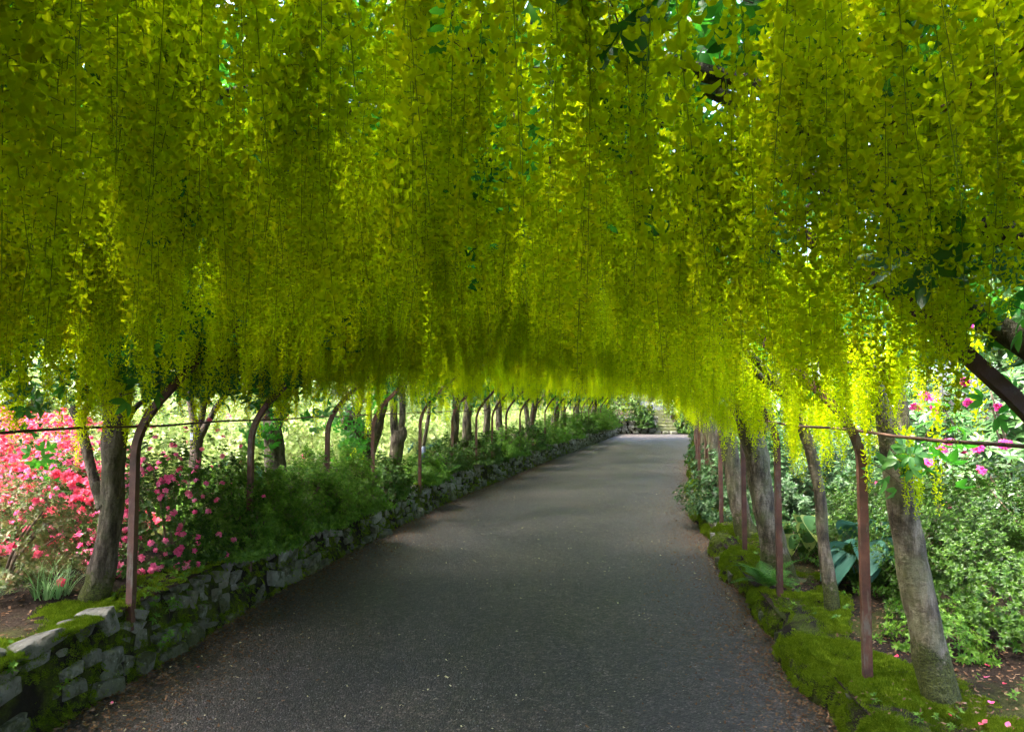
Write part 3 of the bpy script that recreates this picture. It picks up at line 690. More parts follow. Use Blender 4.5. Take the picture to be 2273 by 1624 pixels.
L3 = tree(-1, d, PP(d, (424, 1300), (428, 1180), (432, 1050), (437, 975), (440, 945)), [.062, .056, .055, .058, .05], 'grey laburnum with three-way fork rising out of the pink azalea',
     [(PP(d, (436, 960), (424, 900), (420, 850)), [.034, .03, .026]), (PP(d, (442, 955), (452, 900), (455, 850)), [.034, .03, .026]), (PP(d, (446, 965), (470, 920), (520, 850, .2)), [.036, .030, .022])], seed=3)
link('name_tag', MB().add([(-.012, 0, -.03), (.012, 0, -.03), (.012, 0, .03), (-.012, 0, .03), (-.012, .003, -.03), (.012, .003, -.03), (.012, .003, .03), (-.012, .003, .03)], [(0, 1, 2, 3), (7, 6, 5, 4), (0, 4, 5, 1), (1, 5, 6, 2), (2, 6, 7, 3), (3, 7, 4, 0)]).mesh('name_tag', [M['tag']]), L3, P(425, 968, d - .075) - L3.location)
d = 6.9
L4 = tree(-1, d, PP(d, (612, 1150), (612, 1060), (608, 990), (604, 930)), [.125, .105, .095, .09], 'stout leafy-shooted laburnum standing behind the dark overhanging shrubs',
     [(PP(d, (598, 950), (586, 890), (575, 840)), [.06, .05, .04]), (PP(d, (612, 945), (628, 890), (640, 840)), [.06, .045, .035])], seed=4)
d = 8.9
L5 = tree(-1, d, PP(d, (806, 1100), (812, 1050), (824, 985), (830, 960)), [.10, .085, .09, .10], 'gnarled laburnum with a cut stump limb and wide crotch on the left',
     [(PP(d, (826, 975), (842, 925), (855, 870), (862, 835)), [.085, .075, .055, .045]), (PP(d, (824, 985), (800, 955), (784, 925), (778, 900)), [.07, .085, .10, .085]),
      (PP(d, (786, 930), (800, 885), (806, 840)), [.05, .045, .035]), (PP(d, (830, 960), (822, 920), (818, 860)), [.03, .022, .018]), (PP(d, (815, 1000), (775, 960, -.1), (762, 930, -.1), (752, 900)), [.04, .035, .03, .02])], seed=5)
d = 10.1
L6 = tree(-1, d, PP(d, (872, 1090), (878, 1020), (883, 975), (885, 955)), [.095, .09, .095, .09], 'twin-stemmed laburnum with one sawn-off stub right of the gnarled one',
     [(PP(d, (880, 985), (874, 930), (874, 850)), [.06, .055, .045]), (PP(d, (888, 970), (894, 920), (892, 850)), [.06, .05, .04])], seed=6)
tube_child(L6, 'stub', PP(d - .02, (889, 990), (895, 965), (895, 948)), [.05, .05, .045], 9, 'bark', .08, 66)
d = 10.9
L6b = tree(-1, d, PP(d, (932, 1055), (938, 1000), (947, 950), (954, 905), (958, 870)), [.036, .032, .030, .028, .024], 'thin laburnum sapling with a blue-grey guard round its foot', limbs=2, seed=7, flare=0)
B = L6b.location; link('tree_guard', MB().add(*tube_geo([P(931.5, 1056, d) - B, P(935.5, 1025, d) - B, P(940, 990, d) - B], [.045, .045, .043], 10)).mesh('tree_guard', [M['guard']], True), L6b)
far_lab = 'slender laburnum trunk among the receding row on the left'
for k, (x0, y0, x1, y1, d, r_) in enumerate([(996, 1020, 1012, 880, 11.6, .065), (1040, 1010, 1043, 880, 12.8, .085), (1072, 985, 1080, 880, 14.2, .07), (1114, 975, 1110, 875, 15.6, .075), (1166, 968, 1190, 880, 17.4, .08),
                                          (1178, 960, 1168, 875, 18.8, .07), (1222, 942, 1244, 872, 20.5, .10), (1250, 935, 1256, 872, 22.6, .08), (1282, 932, 1272, 870, 24.8, .08), (1320, 930, 1323, 872, 27.4, .10)]):
    a, b = P(x0, y0, d), P(x1, y1, d); m_ = (a + b) / 2 + Vector((.05 * (-1)**k, 0, 0)); off = max(0.25, float(edgeL(d)) - a.x); a.z = float(zl(off, d)) - .02
    tree(-1, d, [a, m_, b], [r_ * 1.1, r_, r_ * .9], 'slender left-row laburnum, %s beyond the guarded sapling' % ORD[k], [([b - Vector((0, 0, .08)), b + Vector((.12, -.2, .4)), b + Vector((.4, -.4, .8))], [r_*.6, r_*.5, r_*.3]), ([b - Vector((0, 0, .08)), b + Vector((-.12, .2, .4))], [r_*.6, r_*.4])], limbs=2, seed=30 + k, group='far laburnums in the left row')
# right
d = 3.27
R1 = tree(1, d, PP(d, (2086, 1545), (2072, 1480), (2052, 1380), (2026, 1250), (2003, 1120), (1992, 1055), (1978, 990), (1968, 930)), [.084, .078, .070, .064, .062, .066, .05, .045],
     'nearest right laburnum, smooth grey trunk with a mossy foot leaning over the path',
     [(PP(d, (1992, 1060), (2004, 1000, .1), (2006, 920, .15), (1990, 840, .2)), [.05, .03, .026, .022]), (PP(d, (1970, 950), (1950, 880), (1925, 800)), [.045, .04, .03])], mat='bark_r', seed=8, flare=.45)
d = 4.5
R2 = tree(1, d, PP(d, (1850, 1365), (1840, 1290), (1826, 1190), (1818, 1090), (1798, 1000), (1778, 940), (1765, 900)), [.046, .042, .038, .036, .036, .036, .03],
     'slender grey laburnum stem between the second and nearest right posts', limbs=3, mat='bark_r', seed=9, flare=.2, lr=.022)
d = 5.6
R3 = tree(1, d, PP(d, (1730, 1275), (1716, 1215), (1696, 1120), (1680, 1030), (1668, 960), (1658, 925)), [.125, .108, .096, .093, .098, .10], 'thick pale laburnum trunk with a knotted elbow behind two rusty right posts',
     [(PP(d, (1660, 945), (1648, 895), (1640, 840)), [.07, .06, .05]), (PP(d, (1668, 950), (1694, 945), (1702, 915), (1696, 870), (1690, 830)), [.055, .06, .05, .04, .035])], mat='bark_r', seed=10)
d = 7.0
R4 = tree(1, d, PP(d, (1662, 1200), (1645, 1140), (1628, 1050), (1614, 970), (1604, 920)), [.105, .09, .08, .082, .085], 'dark laburnum trunk just beyond the thick pale one on the right',
     [(PP(d, (1606, 935), (1596, 890), (1588, 850)), [.06, .05, .04]), (PP(d, (1606, 935), (1620, 890), (1622, 850)), [.05, .045, .035])], mat='bark_r', seed=11)
for k, (x0, y0, x1, y1, d, r_) in enumerate([(1596, 1110, 1562, 900, 8.9, .09), (1576, 1075, 1556, 895, 10.6, .08), (1560, 1040, 1548, 890, 12.6, .08), (1556, 1020, 1544, 888, 14.6, .08), (1552, 1000, 1540, 885, 17, .09),
                                          (1550, 985, 1541, 882, 19.6, .09), (1548, 975, 1540, 880, 22.4, .09), (1546, 965, 1539, 878, 25.4, .09), (1545, 960, 1539, 876, 28.6, .09)]):
    a, b = P(x0, y0, d), P(x1, y1, d); a.x = max(a.x, float(edgeR(d)) + .3); b.x = max(b.x, float(edgeR(d)) + .05); a.z = float(zr(.4, d)) - .02; m_ = (a + b) / 2 + Vector((.06, 0, 0))
    tree(1, d, [a, m_, b], [r_ * 1.1, r_, r_ * .9], 'right-row laburnum, %s beyond the dark trunk behind the thick pale one' % ORD[k], [([b - Vector((0, 0, .08)), b + Vector((-.15, -.2, .45))], [r_*.6, r_*.4]), ([b - Vector((0, 0, .08)), b + Vector((.1, .2, .45))], [r_*.6, r_*.4])], limbs=2, mat='bark_r', seed=60 + k, group='far laburnums in the right row')
# beside and behind the camera: their flowers fill the top of the picture
near_lab = {(-1, 0): 'laburnum overhead on the left, behind the viewer', (-1, 1): 'laburnum whose big racemes fill the top left corner', (-1, 2): 'laburnum whose racemes hang at the left picture edge',
            (1, 0): 'laburnum overhead on the right, behind the viewer', (1, 1): 'laburnum whose big racemes fill the top right corner', (1, 2): 'laburnum whose racemes hang before the rusty bow at the right edge'}
for s, f in ((-1, edgeL), (1, edgeR)):
    for k, y in enumerate((-.9, .5, 1.65)):
        e = float(f(y)) + s * .5; z0 = float(zl(.5, y) if s < 0 else zr(.5, y))
        a = Vector((e, y, z0)); b = Vector((e - s * .15, y, 1.0)); c = Vector((e - s * .38, y + .05, 1.62))
        tree(s, y, [a, b, c], [.08, .068, .06], near_lab[(s, k)], [([c - Vector((0, 0, .08)), c + Vector((-s * .2, -.3, .2))], [.04, .03]), ([c - Vector((0, 0, .08)), c + Vector((-s * .2, .3, .22))], [.04, .03])], limbs=3, seed=90 + k + 5 * s)

# ---- racemes and leaf roof, shared out to the tree they hang from
Y0, Y1 = -1.6, 31.0
def owner(t, y):
    side = -1 if t + rng.normal(0, .12) < 0 else 1
    best = min((abs(y - ty) - (.0 if True else 0), i) for i, (s, ty, o) in enumerate(trees) if s == side)
    return best[1]
NR = 16800; NC = NR // 3
ry = np.where(rng.random(NR) < .47, Y0 + (7.0 - Y0) * rng.random(NR), 7 + (Y1 - 7) * rng.random(NR)); rt = rng.uniform(-1.16, 1.16, NR)
par = rng.integers(0, NC, NR); ry = ry[par] + rng.normal(0, .045, NR); rt = rt[par] + rng.normal(0, .024, NR); pz = rng.uniform(-.12, .17, NR)[par] + rng.normal(0, .035, NR)
# thin patches where leaves and light show through
gap = np.sin(ry * 2.1 + rt * 3.0) + np.sin(ry * 3.7 - rt * 4.1 + 1.3) + .6 * np.sin(ry * 7.3 + rt * 8.2)
keep = rng.random(NR)[par] < np.clip(.95 + .20 * gap + np.where((ry < 3.2) & (rt > -.2), .08, 0), .4, 1) * np.interp(np.abs(rt), [0, .65, .9, 1.2], [1, 1, .55, .45]); ry, rt, pz = ry[keep], rt[keep], pz[keep]
rx = cen(ry) + rt * HW; rz = z_arch(rt, ry) + pz + np.where(rt < 0, .44, .29) * np.clip((np.abs(rt) - .45) / .5, 0, 1) + np.where(np.abs(rt) > 1, .25 * rng.random(len(ry)), 0)
rsc = np.clip(rng.normal(1.08, .17, len(ry)), .6, 1.45)
rot = np.stack([rng.normal(0, .05, len(ry)), rng.normal(0, .05, len(ry)), rng.random(len(ry)) * 6.283], 1); ridx = rng.integers(0, racemes['n'], len(ry))
dist = np.hypot(rx, ry)
ok = (dist > .5) & ~((ry < 3.1) & (rt > 0) & (rz - .42 * rsc < 1.47)) & ~((ry > 0) & (ry < .9) & (np.abs(rx) < .5) & (rz - .4 * rsc < 1.8)); rx, ry, rz, rt, rsc, rot, ridx, dist = [a[ok] for a in (rx, ry, rz, rt, rsc, rot, ridx, dist)]
own = np.array([owner(t, y) for t, y in zip(rt, ry)])
extra = [(8, P(2008, 925, 3.1), 1.0), (8, P(2003, 930, 3.05), .8), (8, P(2030, 1000, 3.2), .6)]
for k, (s, ty, o) in enumerate(trees):
    B = Vector(o.location); sel = np.where(own == k)[0]; sel = sel[np.argsort(dist[sel])]
    nearsel = [i for i in sel if dist[i] < 9.0 and ry[i] > -.2][:240]; ns = set(nearsel); rest = [i for i in sel if i not in ns]
    for i in nearsel:
        link('raceme', racemes['meshes'][ridx[i]], o, Vector((rx[i], ry[i], rz[i])) - B, rot[i], (rsc[i],) * 3)
    if rest: scatter('raceme_mass', racemes, np.stack([rx[rest], ry[rest], rz[rest]], 1), rot[rest], rsc[rest], o, ridx[rest])
for o, x, y, d, n in ((R1, 2008, 925, 3.1, 3), (R1, 2035, 1000, 3.2, 2), (L5, 786, 985, 8.6, 3), (L5, 798, 1005, 8.6, 4), (L2, 180, 900, 4.5, 3)):
    for k in range(n): link('raceme', racemes['meshes'][(k * 5 + n) % 14], o, P(x + random.uniform(-9, 9), y, d + random.uniform(-.06, .06)) - o.location, (0, 0, k * 2.0), (random.uniform(.7, .95),) * 3)
NL = 19800
ly = np.where(rng.random(NL) < .49, -3.2 + 9.2 * rng.random(NL), 6 + (Y1 + .2 - 6) * rng.random(NL)); lt = rng.uniform(-1.62, 1.42, NL)
lz = z_arch(lt, ly) + np.where(np.abs(lt) < 1, .04 + (.50 + .5 * np.clip(np.abs(lt) - .6, 0, .4)) * rng.random(NL) ** .9, .72 + .65 * rng.random(NL)); lx = cen(ly) + lt * HW
hang = (rng.random(NL) < .04) & (np.abs(lt) < .65); lz = np.where(hang, z_arch(lt, ly) - .25 * rng.random(NL), lz)
okl = (rng.random(NL) < np.where(ly > 2.3, np.interp(lt, [-1.4, -.1, .35, .6, 1.0, 1.4], [1, 1, .6, .15, .10, .30]), np.interp(lt, [-1.4, -.2, .2, 1.4], [1, 1, .86, .8]))) & ~((np.hypot(lx, ly) < 1.0) & (lz < 2.2)); lx, ly, lz, lt = lx[okl], ly[okl], lz[okl], lt[okl]
up = np.stack([lt * .5 + rng.normal(0, .6, len(lt)), rng.normal(0, .6, len(lt)), .5 + rng.normal(0, .5, len(lt))], 1)
ownl = np.array([owner(t, y) for t, y in zip(lt, ly)]); lr = euler_from_up(up, rng.random(len(lt)) * 6.28); ls = np.where(ly < 3.5, rng.uniform(.75, 1.15, len(lt)), rng.uniform(.95, 1.65, len(lt)))
for k, (s, ty, o) in enumerate(trees):
    sel = np.where(ownl == k)[0]
    if len(sel): scatter('crown', lab_leaves, np.stack([lx[sel], ly[sel], lz[sel]], 1), lr[sel], ls[sel], o)
def shoots(o, x, y, d, n, spread, seed):
    c = P(x, y, d); g = np.random.default_rng(seed); L = np.array(c) + g.normal(0, spread, (n, 3)) * np.array([1, 1, 1.3])
    scatter('shoots', lab_leaves, L, euler_from_up(g.normal(0, .6, (n, 3)) + np.array([0, -.4, -.3]), g.random(n) * 6.28), g.uniform(.8, 1.2, n), o)
shoots(L4, 592, 960, 6.72, 8, .08, 1); shoots(L5, 790, 970, 8.7, 30, .14, 2); shoots(R1, 1995, 985, 3.15, 5, .07, 3); shoots(L2, 110, 930, 4.3, 6, .10, 4)

for q, (x, y, d, n_, sp_) in enumerate([(1125, 365, 1.55, 3, .03), (1465, 290, 1.5, 3, .035), (1515, 385, 1.45, 2, .02), (1850, 190, 1.35, 4, .05), (1640, 215, 1.6, 3, .04), (2200, 95, 1.3, 3, .05), (350, 505, 1.7, 1, .01), (735, 715, 3.4, 3, .04), (1065, 580, 2.3, 1, .01)]):
    o = min((t_ for t_ in trees if t_[0] == (1 if x > 1136 else -1)), key=lambda t_: abs(t_[1] - d))[2]; c = P(x, y, d); g = np.random.default_rng(50 + q)
    L = np.array(c) + g.normal(0, sp_, (n_, 3)) + np.array([0, 0, .10])
    scatter('leaf_shoot', lab_leaves, L, euler_from_up(g.normal(0, .35, (n_, 3)) + np.array([0, -.2, -1.0]), g.random(n_) * 6.28), g.uniform(.85, 1.15, n_), o)
# ------------------------------------------------------------------ shrubs
def shrub(name, label, cat, c, r, sp, n, seed, scl=1.0, blossoms=None, nb=0, group=None, bs=1.0, stems=5, bias=None, low=-.25, stem_r=.008):
    g = np.random.default_rng(seed); c = np.array(c, float); r = np.array(r, float)
    o = empty(name, (c[0], c[1], c[2]), label, cat, group)
    ph = g.uniform(0, 6.28, 8)
    def surf(D):
        a = np.arctan2(D[:, 1], D[:, 0]); e = D[:, 2]
        k = 1 + .13*np.sin(3*a + ph[0] + 2*e) + .10*np.sin(5*a + ph[1] - 5*e) + .09*np.sin(7*e + ph[2] + 2*a) + .07*np.sin(11*a + ph[3] + 8*e) + .06*np.sin(17*e + 13*a + ph[4])
        return k
    def pts(m, inner):
        D = g.normal(0, 1, (m * 3, 3)); D /= np.linalg.norm(D, axis=1, keepdims=True); D = D[D[:, 2] > low][:m]
        f = 1 - inner * np.abs(g.normal(0, 1, len(D))); f = np.clip(f, .2, 1.08) * surf(D)
        L = c + np.array([0, 0, 0]) + D * r * f[:, None]; L[:, 2] = np.maximum(L[:, 2], c[2] + .02)
        return D, L
    D, L = pts(n, .13)
    up = D * np.array([1, 1, .9]) + np.array([0, 0, .55]) + g.normal(0, .33, D.shape)
    scatter('foliage', SP[sp], L, euler_from_up(up, g.random(len(L)) * 6.28), scl * g.uniform(.75, 1.25, len(L)), o)
    for k in range(stems):
        a = g.uniform(0, 6.28); q = np.array([math.cos(a), math.sin(a), 0]) * r * g.uniform(.3, .75); q[2] = r[2] * g.uniform(.5, .85)
        tube_child(o, 'stem', [Vector(c) + Vector((q[0]*.1, q[1]*.1, -.05)), Vector(c) + Vector((q[0]*.45, q[1]*.45, q[2]*.5)), Vector(c) + Vector(q)], [stem_r * 1.3, stem_r, stem_r * .5], 5, 'stem', .05, seed + k, 0, 4)
    if blossoms:
        D, L = pts(int(nb * 2.5), .03)
        if bias is not None:
            k = (D @ np.array(bias, float)) + g.normal(0, .25, len(D)) > .05; D, L = D[k], L[k]
        D, L = D[:nb], L[:nb] + D[:nb] * .02
        up = D + np.array([0, -.25, .35]) + g.normal(0, .25, D.shape); E = euler_from_up(up, g.random(len(L)) * 6.28); near = np.argsort(np.linalg.norm(L[:, :2], axis=1))
        m_ = min(len(L), 160)
        for i in near[:m_]: link('blossom', BL[blossoms]['meshes'][i % BL[blossoms]['n']], o, L[i] - c, E[i], (bs * float(g.uniform(.8, 1.2)),) * 3)
        if len(L) > m_:
            q = near[m_:]; scatter('blossom_mass', BL[blossoms], L[q], E[q], bs * g.uniform(.8, 1.2, len(q)), o)
    return o
def on_l(x, y): return (x, y, float(zl(max(.12, float(edgeL(y)) - x), y)))
def on_r(x, y): return (x, y, float(zr(max(.12, x - float(edgeR(y))), y)))
# left bed, near
shrub('azalea_bush', 'coral-red azalea covered in bloom at the left picture edge', 'azalea', on_l(-4.35, 5.7), (1.25, .9, .84), 'russet', 1300, 1, .9, 'coral', 1900, bs=.95, stems=7, bias=(.1, -.75, .5))
shrub('azalea_bush', 'second coral azalea half hidden behind the blooming one at the left edge', 'azalea', on_l(-5.6, 7.2), (1.3, 1.0, .80), 'russet', 900, 2, 1.2, 'coral', 700, bs=1.4, bias=(.2, -.7, .5))
shrub('azalea_bush', 'low twiggy russet-leaved azalea left of the thick mossy trunk', 'azalea', on_l(-3.15, 4.25), (.62, .42, .62), 'russet', 900, 3, .9, 'coral', 26, bs=.8, stems=16, low=.05)
shrub('azalea_bush', 'green azalea dotted with pink flowers behind the nearest left post', 'azalea', on_l(-2.55, 5.15), (.55, .55, .78), 'azalea', 1500, 4, .9, 'pink', 290, bs=.72, bias=(-.45, -.6, .15))
shrub('azalea_bush', 'azalea with pink blossoms to the left behind the thick mossy trunk', 'azalea', on_l(-3.45, 5.3), (.5, .5, .70), 'azalea', 900, 5, .9, 'pink', 260, bs=.78, bias=(.2, -.8, .3))
for k, (x, y, rx_, ry_, rz_, lab) in enumerate([(-2.16, 5.65, .44, .50, .66, 'dark green shrub spilling over the stone wall beside the pink azalea'), (-1.98, 6.5, .44, .55, .54, 'middle one of the dark green shrubs spilling over the wall'),
        (-1.82, 7.3, .42, .55, .60, 'dark green shrub spilling over the wall nearest the gnarled laburnum'), (-2.75, 6.5, .5, .5, .42, 'dark shrub around the foot of the stout leafy-shooted laburnum')]):
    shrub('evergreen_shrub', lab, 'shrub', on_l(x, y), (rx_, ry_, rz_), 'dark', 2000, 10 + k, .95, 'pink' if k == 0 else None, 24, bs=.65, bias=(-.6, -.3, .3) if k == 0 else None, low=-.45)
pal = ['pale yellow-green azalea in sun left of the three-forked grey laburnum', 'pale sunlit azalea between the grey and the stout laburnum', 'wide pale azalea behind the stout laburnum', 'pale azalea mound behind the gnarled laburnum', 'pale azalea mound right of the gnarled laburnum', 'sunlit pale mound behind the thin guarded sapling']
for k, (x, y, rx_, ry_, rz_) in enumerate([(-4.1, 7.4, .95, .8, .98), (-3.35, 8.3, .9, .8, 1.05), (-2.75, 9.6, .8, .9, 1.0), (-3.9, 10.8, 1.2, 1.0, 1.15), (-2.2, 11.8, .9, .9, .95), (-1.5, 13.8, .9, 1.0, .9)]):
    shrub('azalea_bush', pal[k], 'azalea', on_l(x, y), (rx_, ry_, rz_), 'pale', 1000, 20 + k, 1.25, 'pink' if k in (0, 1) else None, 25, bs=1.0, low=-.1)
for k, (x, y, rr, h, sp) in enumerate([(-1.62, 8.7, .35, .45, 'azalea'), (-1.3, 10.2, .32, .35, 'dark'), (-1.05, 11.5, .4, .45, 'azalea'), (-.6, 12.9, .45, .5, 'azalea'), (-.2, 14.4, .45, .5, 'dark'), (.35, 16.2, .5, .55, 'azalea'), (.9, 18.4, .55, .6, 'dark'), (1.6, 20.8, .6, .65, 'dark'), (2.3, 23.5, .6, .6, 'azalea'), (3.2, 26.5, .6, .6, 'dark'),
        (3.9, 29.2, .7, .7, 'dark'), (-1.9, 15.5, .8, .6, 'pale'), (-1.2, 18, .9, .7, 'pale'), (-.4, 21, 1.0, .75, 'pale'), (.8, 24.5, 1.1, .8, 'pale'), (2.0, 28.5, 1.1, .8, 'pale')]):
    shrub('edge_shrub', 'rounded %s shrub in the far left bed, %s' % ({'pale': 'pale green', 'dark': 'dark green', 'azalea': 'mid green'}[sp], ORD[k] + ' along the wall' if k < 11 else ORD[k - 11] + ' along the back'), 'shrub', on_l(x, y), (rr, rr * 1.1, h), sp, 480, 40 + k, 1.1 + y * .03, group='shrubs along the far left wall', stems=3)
# taller growth behind the left bed
for k, (x, y, rr, h, sp) in enumerate([(-6.6, 9.5, 1.5, 1.7, 'pale'), (-5.2, 12.0, 1.6, 1.5, 'pale'), (-7.5, 13.5, 2.0, 2.0, 'blue'), (-4.6, 15.0, 1.8, 1.6, 'pale'), (-5.5, 18.5, 2.0, 2.2, 'azalea'), (-3.5, 20, 1.8, 1.6, 'pale'), (-2.6, 24.5, 1.9, 1.8, 'azalea'), (-.8, 29, 2.0, 2.0, 'pale'), (1.0, 33, 2.0, 2.0, 'azalea'), (-8.3, 7.5, 1.5, 1.6, 'azalea')]):
    shrub('tall_shrub', 'tall %s shrub behind the left bed, %s from the near end' % ({'pale': 'pale', 'blue': 'blue-green', 'azalea': 'green'}[sp], ORD[k] if k < 9 else 'outermost'), 'shrub', on_l(x, y), (rr, rr * .9, h), sp, 900, 70 + k, 2.6, group='tall shrubs behind the left bed', stems=3, stem_r=.02)
# right bed
shrub('azalea_bush', 'large light green azalea mound filling the lower right', 'azalea', on_r(3.62, 4.45), (1.15, 1.15, .86), 'azalea', 5200, 101, .92, low=-.3)
shrub('azalea_bush', 'light green azalea mound at the right edge nearest the viewer', 'azalea', on_r(4.35, 3.6), (1.1, .8, .62), 'azalea', 2600, 102, .92, low=-.3)
shrub('azalea_bush', 'pale green azalea behind the nearest right trunk', 'azalea', on_r(3.35, 5.75), (.9, .8, .72), 'azalea', 2200, 103, 1.0, low=-.3)
shrub('evergreen_shrub', 'blue-green fine-leaved shrub behind the slender right stem', 'shrub', on_r(3.75, 7.9), (1.0, .9, .98), 'blue', 1500, 104, 1.1)
shrub('evergreen_shrub', 'dark blue-green shrub just right of the thick pale trunk', 'shrub', on_r(3.0, 8.6), (.7, .8, .85), 'blue', 1100, 105, 1.1)
shrub('azalea_bush', 'small dark azalea at the foot of the nearest right trunk', 'azalea', on_r(2.42, 3.95), (.26, .22, .22), 'dark', 170, 106, .9, stems=4)
rh = shrub('rhododendron', 'rhododendron with long leaves and pink trusses at the right edge', 'rhododendron', on_r(4.75, 6.3), (1.25, .9, 1.75), 'rhodo', 620, 107, 1.0, 'magenta', 26, bs=1.05, stems=9, bias=(-.4, -.6, .2), stem_r=.014)
for k, (x, y) in enumerate([(2052, 880), (2072, 912), (2032, 905), (2150, 895), (2108, 985), (2090, 1000), (2176, 1045), (2215, 905), (2140, 850), (2240, 990)]):
    link('blossom', BL['magenta']['meshes'][k % 3], rh, P(x, y, 5.35 + .05 * (k % 3)) - rh.location, (.9, .2, k * 1.1), (1.0 - .05 * (k % 4),) * 3)
shrub('rhododendron', 'taller rhododendron rising behind the right azalea mounds', 'rhododendron', on_r(6.6, 7.4), (1.6, 1.2, 2.4), 'rhodo', 800, 108, 1.1, 'magenta', 20, bs=1.1, bias=(-.5, -.5, .2), stem_r=.016)
for k, (x, y, rr, h, sp) in enumerate([(3.1, 10.3, .7, .6, 'azalea'), (3.6, 12.2, .8, .7, 'blue'), (4.3, 14.3, .9, .8, 'azalea'), (4.9, 16.5, .9, .8, 'blue'), (5.6, 19, .9, .8, 'azalea'), (6.4, 22, 1.0, .9, 'azalea'), (7.4, 25.5, 1.0, .9, 'blue'), (8.5, 29.5, 1.2, 1.2, 'azalea')]):
    shrub('edge_shrub', 'rounded shrub in the far right bed, %s beyond the thick trunk' % ORD[k], 'shrub', on_r(x + .5, y), (rr, rr, h), sp, 500, 120 + k, 1.2 + y * .03, group='shrubs along the far right bed', stems=3)
for k, (x, y, rr, h, sp) in enumerate([(6.0, 10.5, 1.3, 1.5, 'rhodo'), (7.2, 13.5, 1.5, 1.7, 'rhodo'), (8.3, 17, 1.7, 1.8, 'rhodo'), (9.5, 21, 1.8, 1.9, 'rhodo'), (11, 25.5, 2, 2.0, 'rhodo'), (9.4, 9, 1.6, 1.7, 'rhodo'), (8.9, 5.2, 1.5, 1.6, 'rhodo')]):
    shrub('tall_shrub', 'tall long-leaved shrub behind the right bed, %s along' % ORD[k], 'shrub', on_r(x, y), (rr, rr, h), sp, 620, 140 + k, 1.25, group='tall shrubs behind the right bed', stems=4, stem_r=.02)
# moss-side plants
def hosta(label, c, n, L, mat, seed):
    g = random.Random(seed); o = empty('hosta', c, label, 'hosta'); nv, nu_ = 10, 9
    for k in range(n):
        a = 2 * math.pi * k / n + g.uniform(-.3, .3); l = L * g.uniform(.75, 1.15); W = l * .82; st = l * g.uniform(.9, 1.5); tilt = g.uniform(.35, .8)
        V = []; F = []; rim = []
        for i in range(nv):
            v = i / (nv - 1); prof = math.sin(math.pi * min(1, v ** .75)) ** .6 * (1 - .25 * v) if 0 < v < 1 else 0.0
            for j in range(nu_):
                u = -1 + 2 * j / (nu_ - 1); x = u * W * .5 * prof; rib = .006 * math.cos(u * 4 * math.pi) * prof
                V.append((x, v * l, .05 * l + rib + .16 * l * (u * u) * prof - .35 * l * v * v + .02 * l * math.sin(5*v + 3*u + k))); rim.append(max(abs(u), v))
        for i in range(nv - 1):
            for j in range(nu_ - 1): q = i*nu_ + j; F.append((q, q+1, q+nu_+1, q+nu_))
        mb = MB(); dz = st * math.sin(1.15) * 1.1; dr = st * math.cos(1.15)
        T = trm(0, dr, dz) @ rotm('X', -tilt); mb.add(V, F, 0, T)
        tv, tf = tube_geo([(0, 0, -.02), (0, dr * .4, dz * .6), (0, dr, dz + .05 * l)], [.007, .006, .004], 5, False); mb.add(tv, tf, 0)
        me = mb.mesh('leaf', [M[mat]], True); at_ = me.attributes.new('rim', 'FLOAT', 'POINT'); at_.data.foreach_set('value', rim + [0.0] * len(tv))
        link('leaf', me, o, (g.uniform(-.04, .04), g.uniform(-.04, .04), 0), (0, 0, a))
    return o
hosta('big blue-green ribbed hosta behind the nearest right post', on_r(2.62, 5.15), 15, .30, 'hosta', 1)
hosta('pale-edged variegated hosta between the second right post and slender stem', on_r(2.62, 6.25), 14, .24, 'hosta_v', 2)
hosta('blue hosta by the far left posts', on_l(-1.55, 12.2), 9, .26, 'hosta', 3)
hosta('small blue hosta beside the stout laburnum on the left', on_l(-3.0, 7.4), 9, .30, 'hosta', 4)
def fern(label, c, n, seed, s=1.0):
    g = random.Random(seed); o = empty('fern', c, label, 'fern')
    for k in range(n): link('frond', fronds[k % 4], o, (0, 0, 0), (g.uniform(-.1, .6), 0, 2 * math.pi * k / n + g.uniform(-.3, .3)), (s * g.uniform(.7, 1.1),) * 3)
fern('green fern leaning over the path edge at the foot of the thick right trunk', (1.92, 5.2, .17), 16, 1, .95)
fern('small fern in the mossy edging further along on the right', (2.5, 9.1, .14), 7, 2, .6)
fern('small fern growing from the left wall at the bottom left corner', (-2.30, 2.75, .16), 7, 3, .45)
fern('fern on the left wall by the far posts', on_l(-.95, 11.0), 8, 4, .7)
blades = [blade_mesh(i) for i in range(3)]
def tuft(label, c, n, seed, s=1.0):
    g = random.Random(seed); o = empty('grass_tuft', c, label, 'grass')
    for k in range(n): link('blade_bunch', blades[k % 3], o, (g.gauss(0, .05), g.gauss(0, .05), 0), (0, 0, g.uniform(0, 6.28)), (s * g.uniform(.8, 1.2),) * 3)
tuft('bright strappy grass tuft left of the thick mossy trunk', on_l(-2.72, 4.05), 6, 1); tuft('strappy grass tuft at the foot of the guarded sapling', on_l(-1.3, 10.7), 7, 2, 1.2); tuft('short grass tuft under the twiggy russet azalea', on_l(-2.95, 3.85), 4, 3, .8)

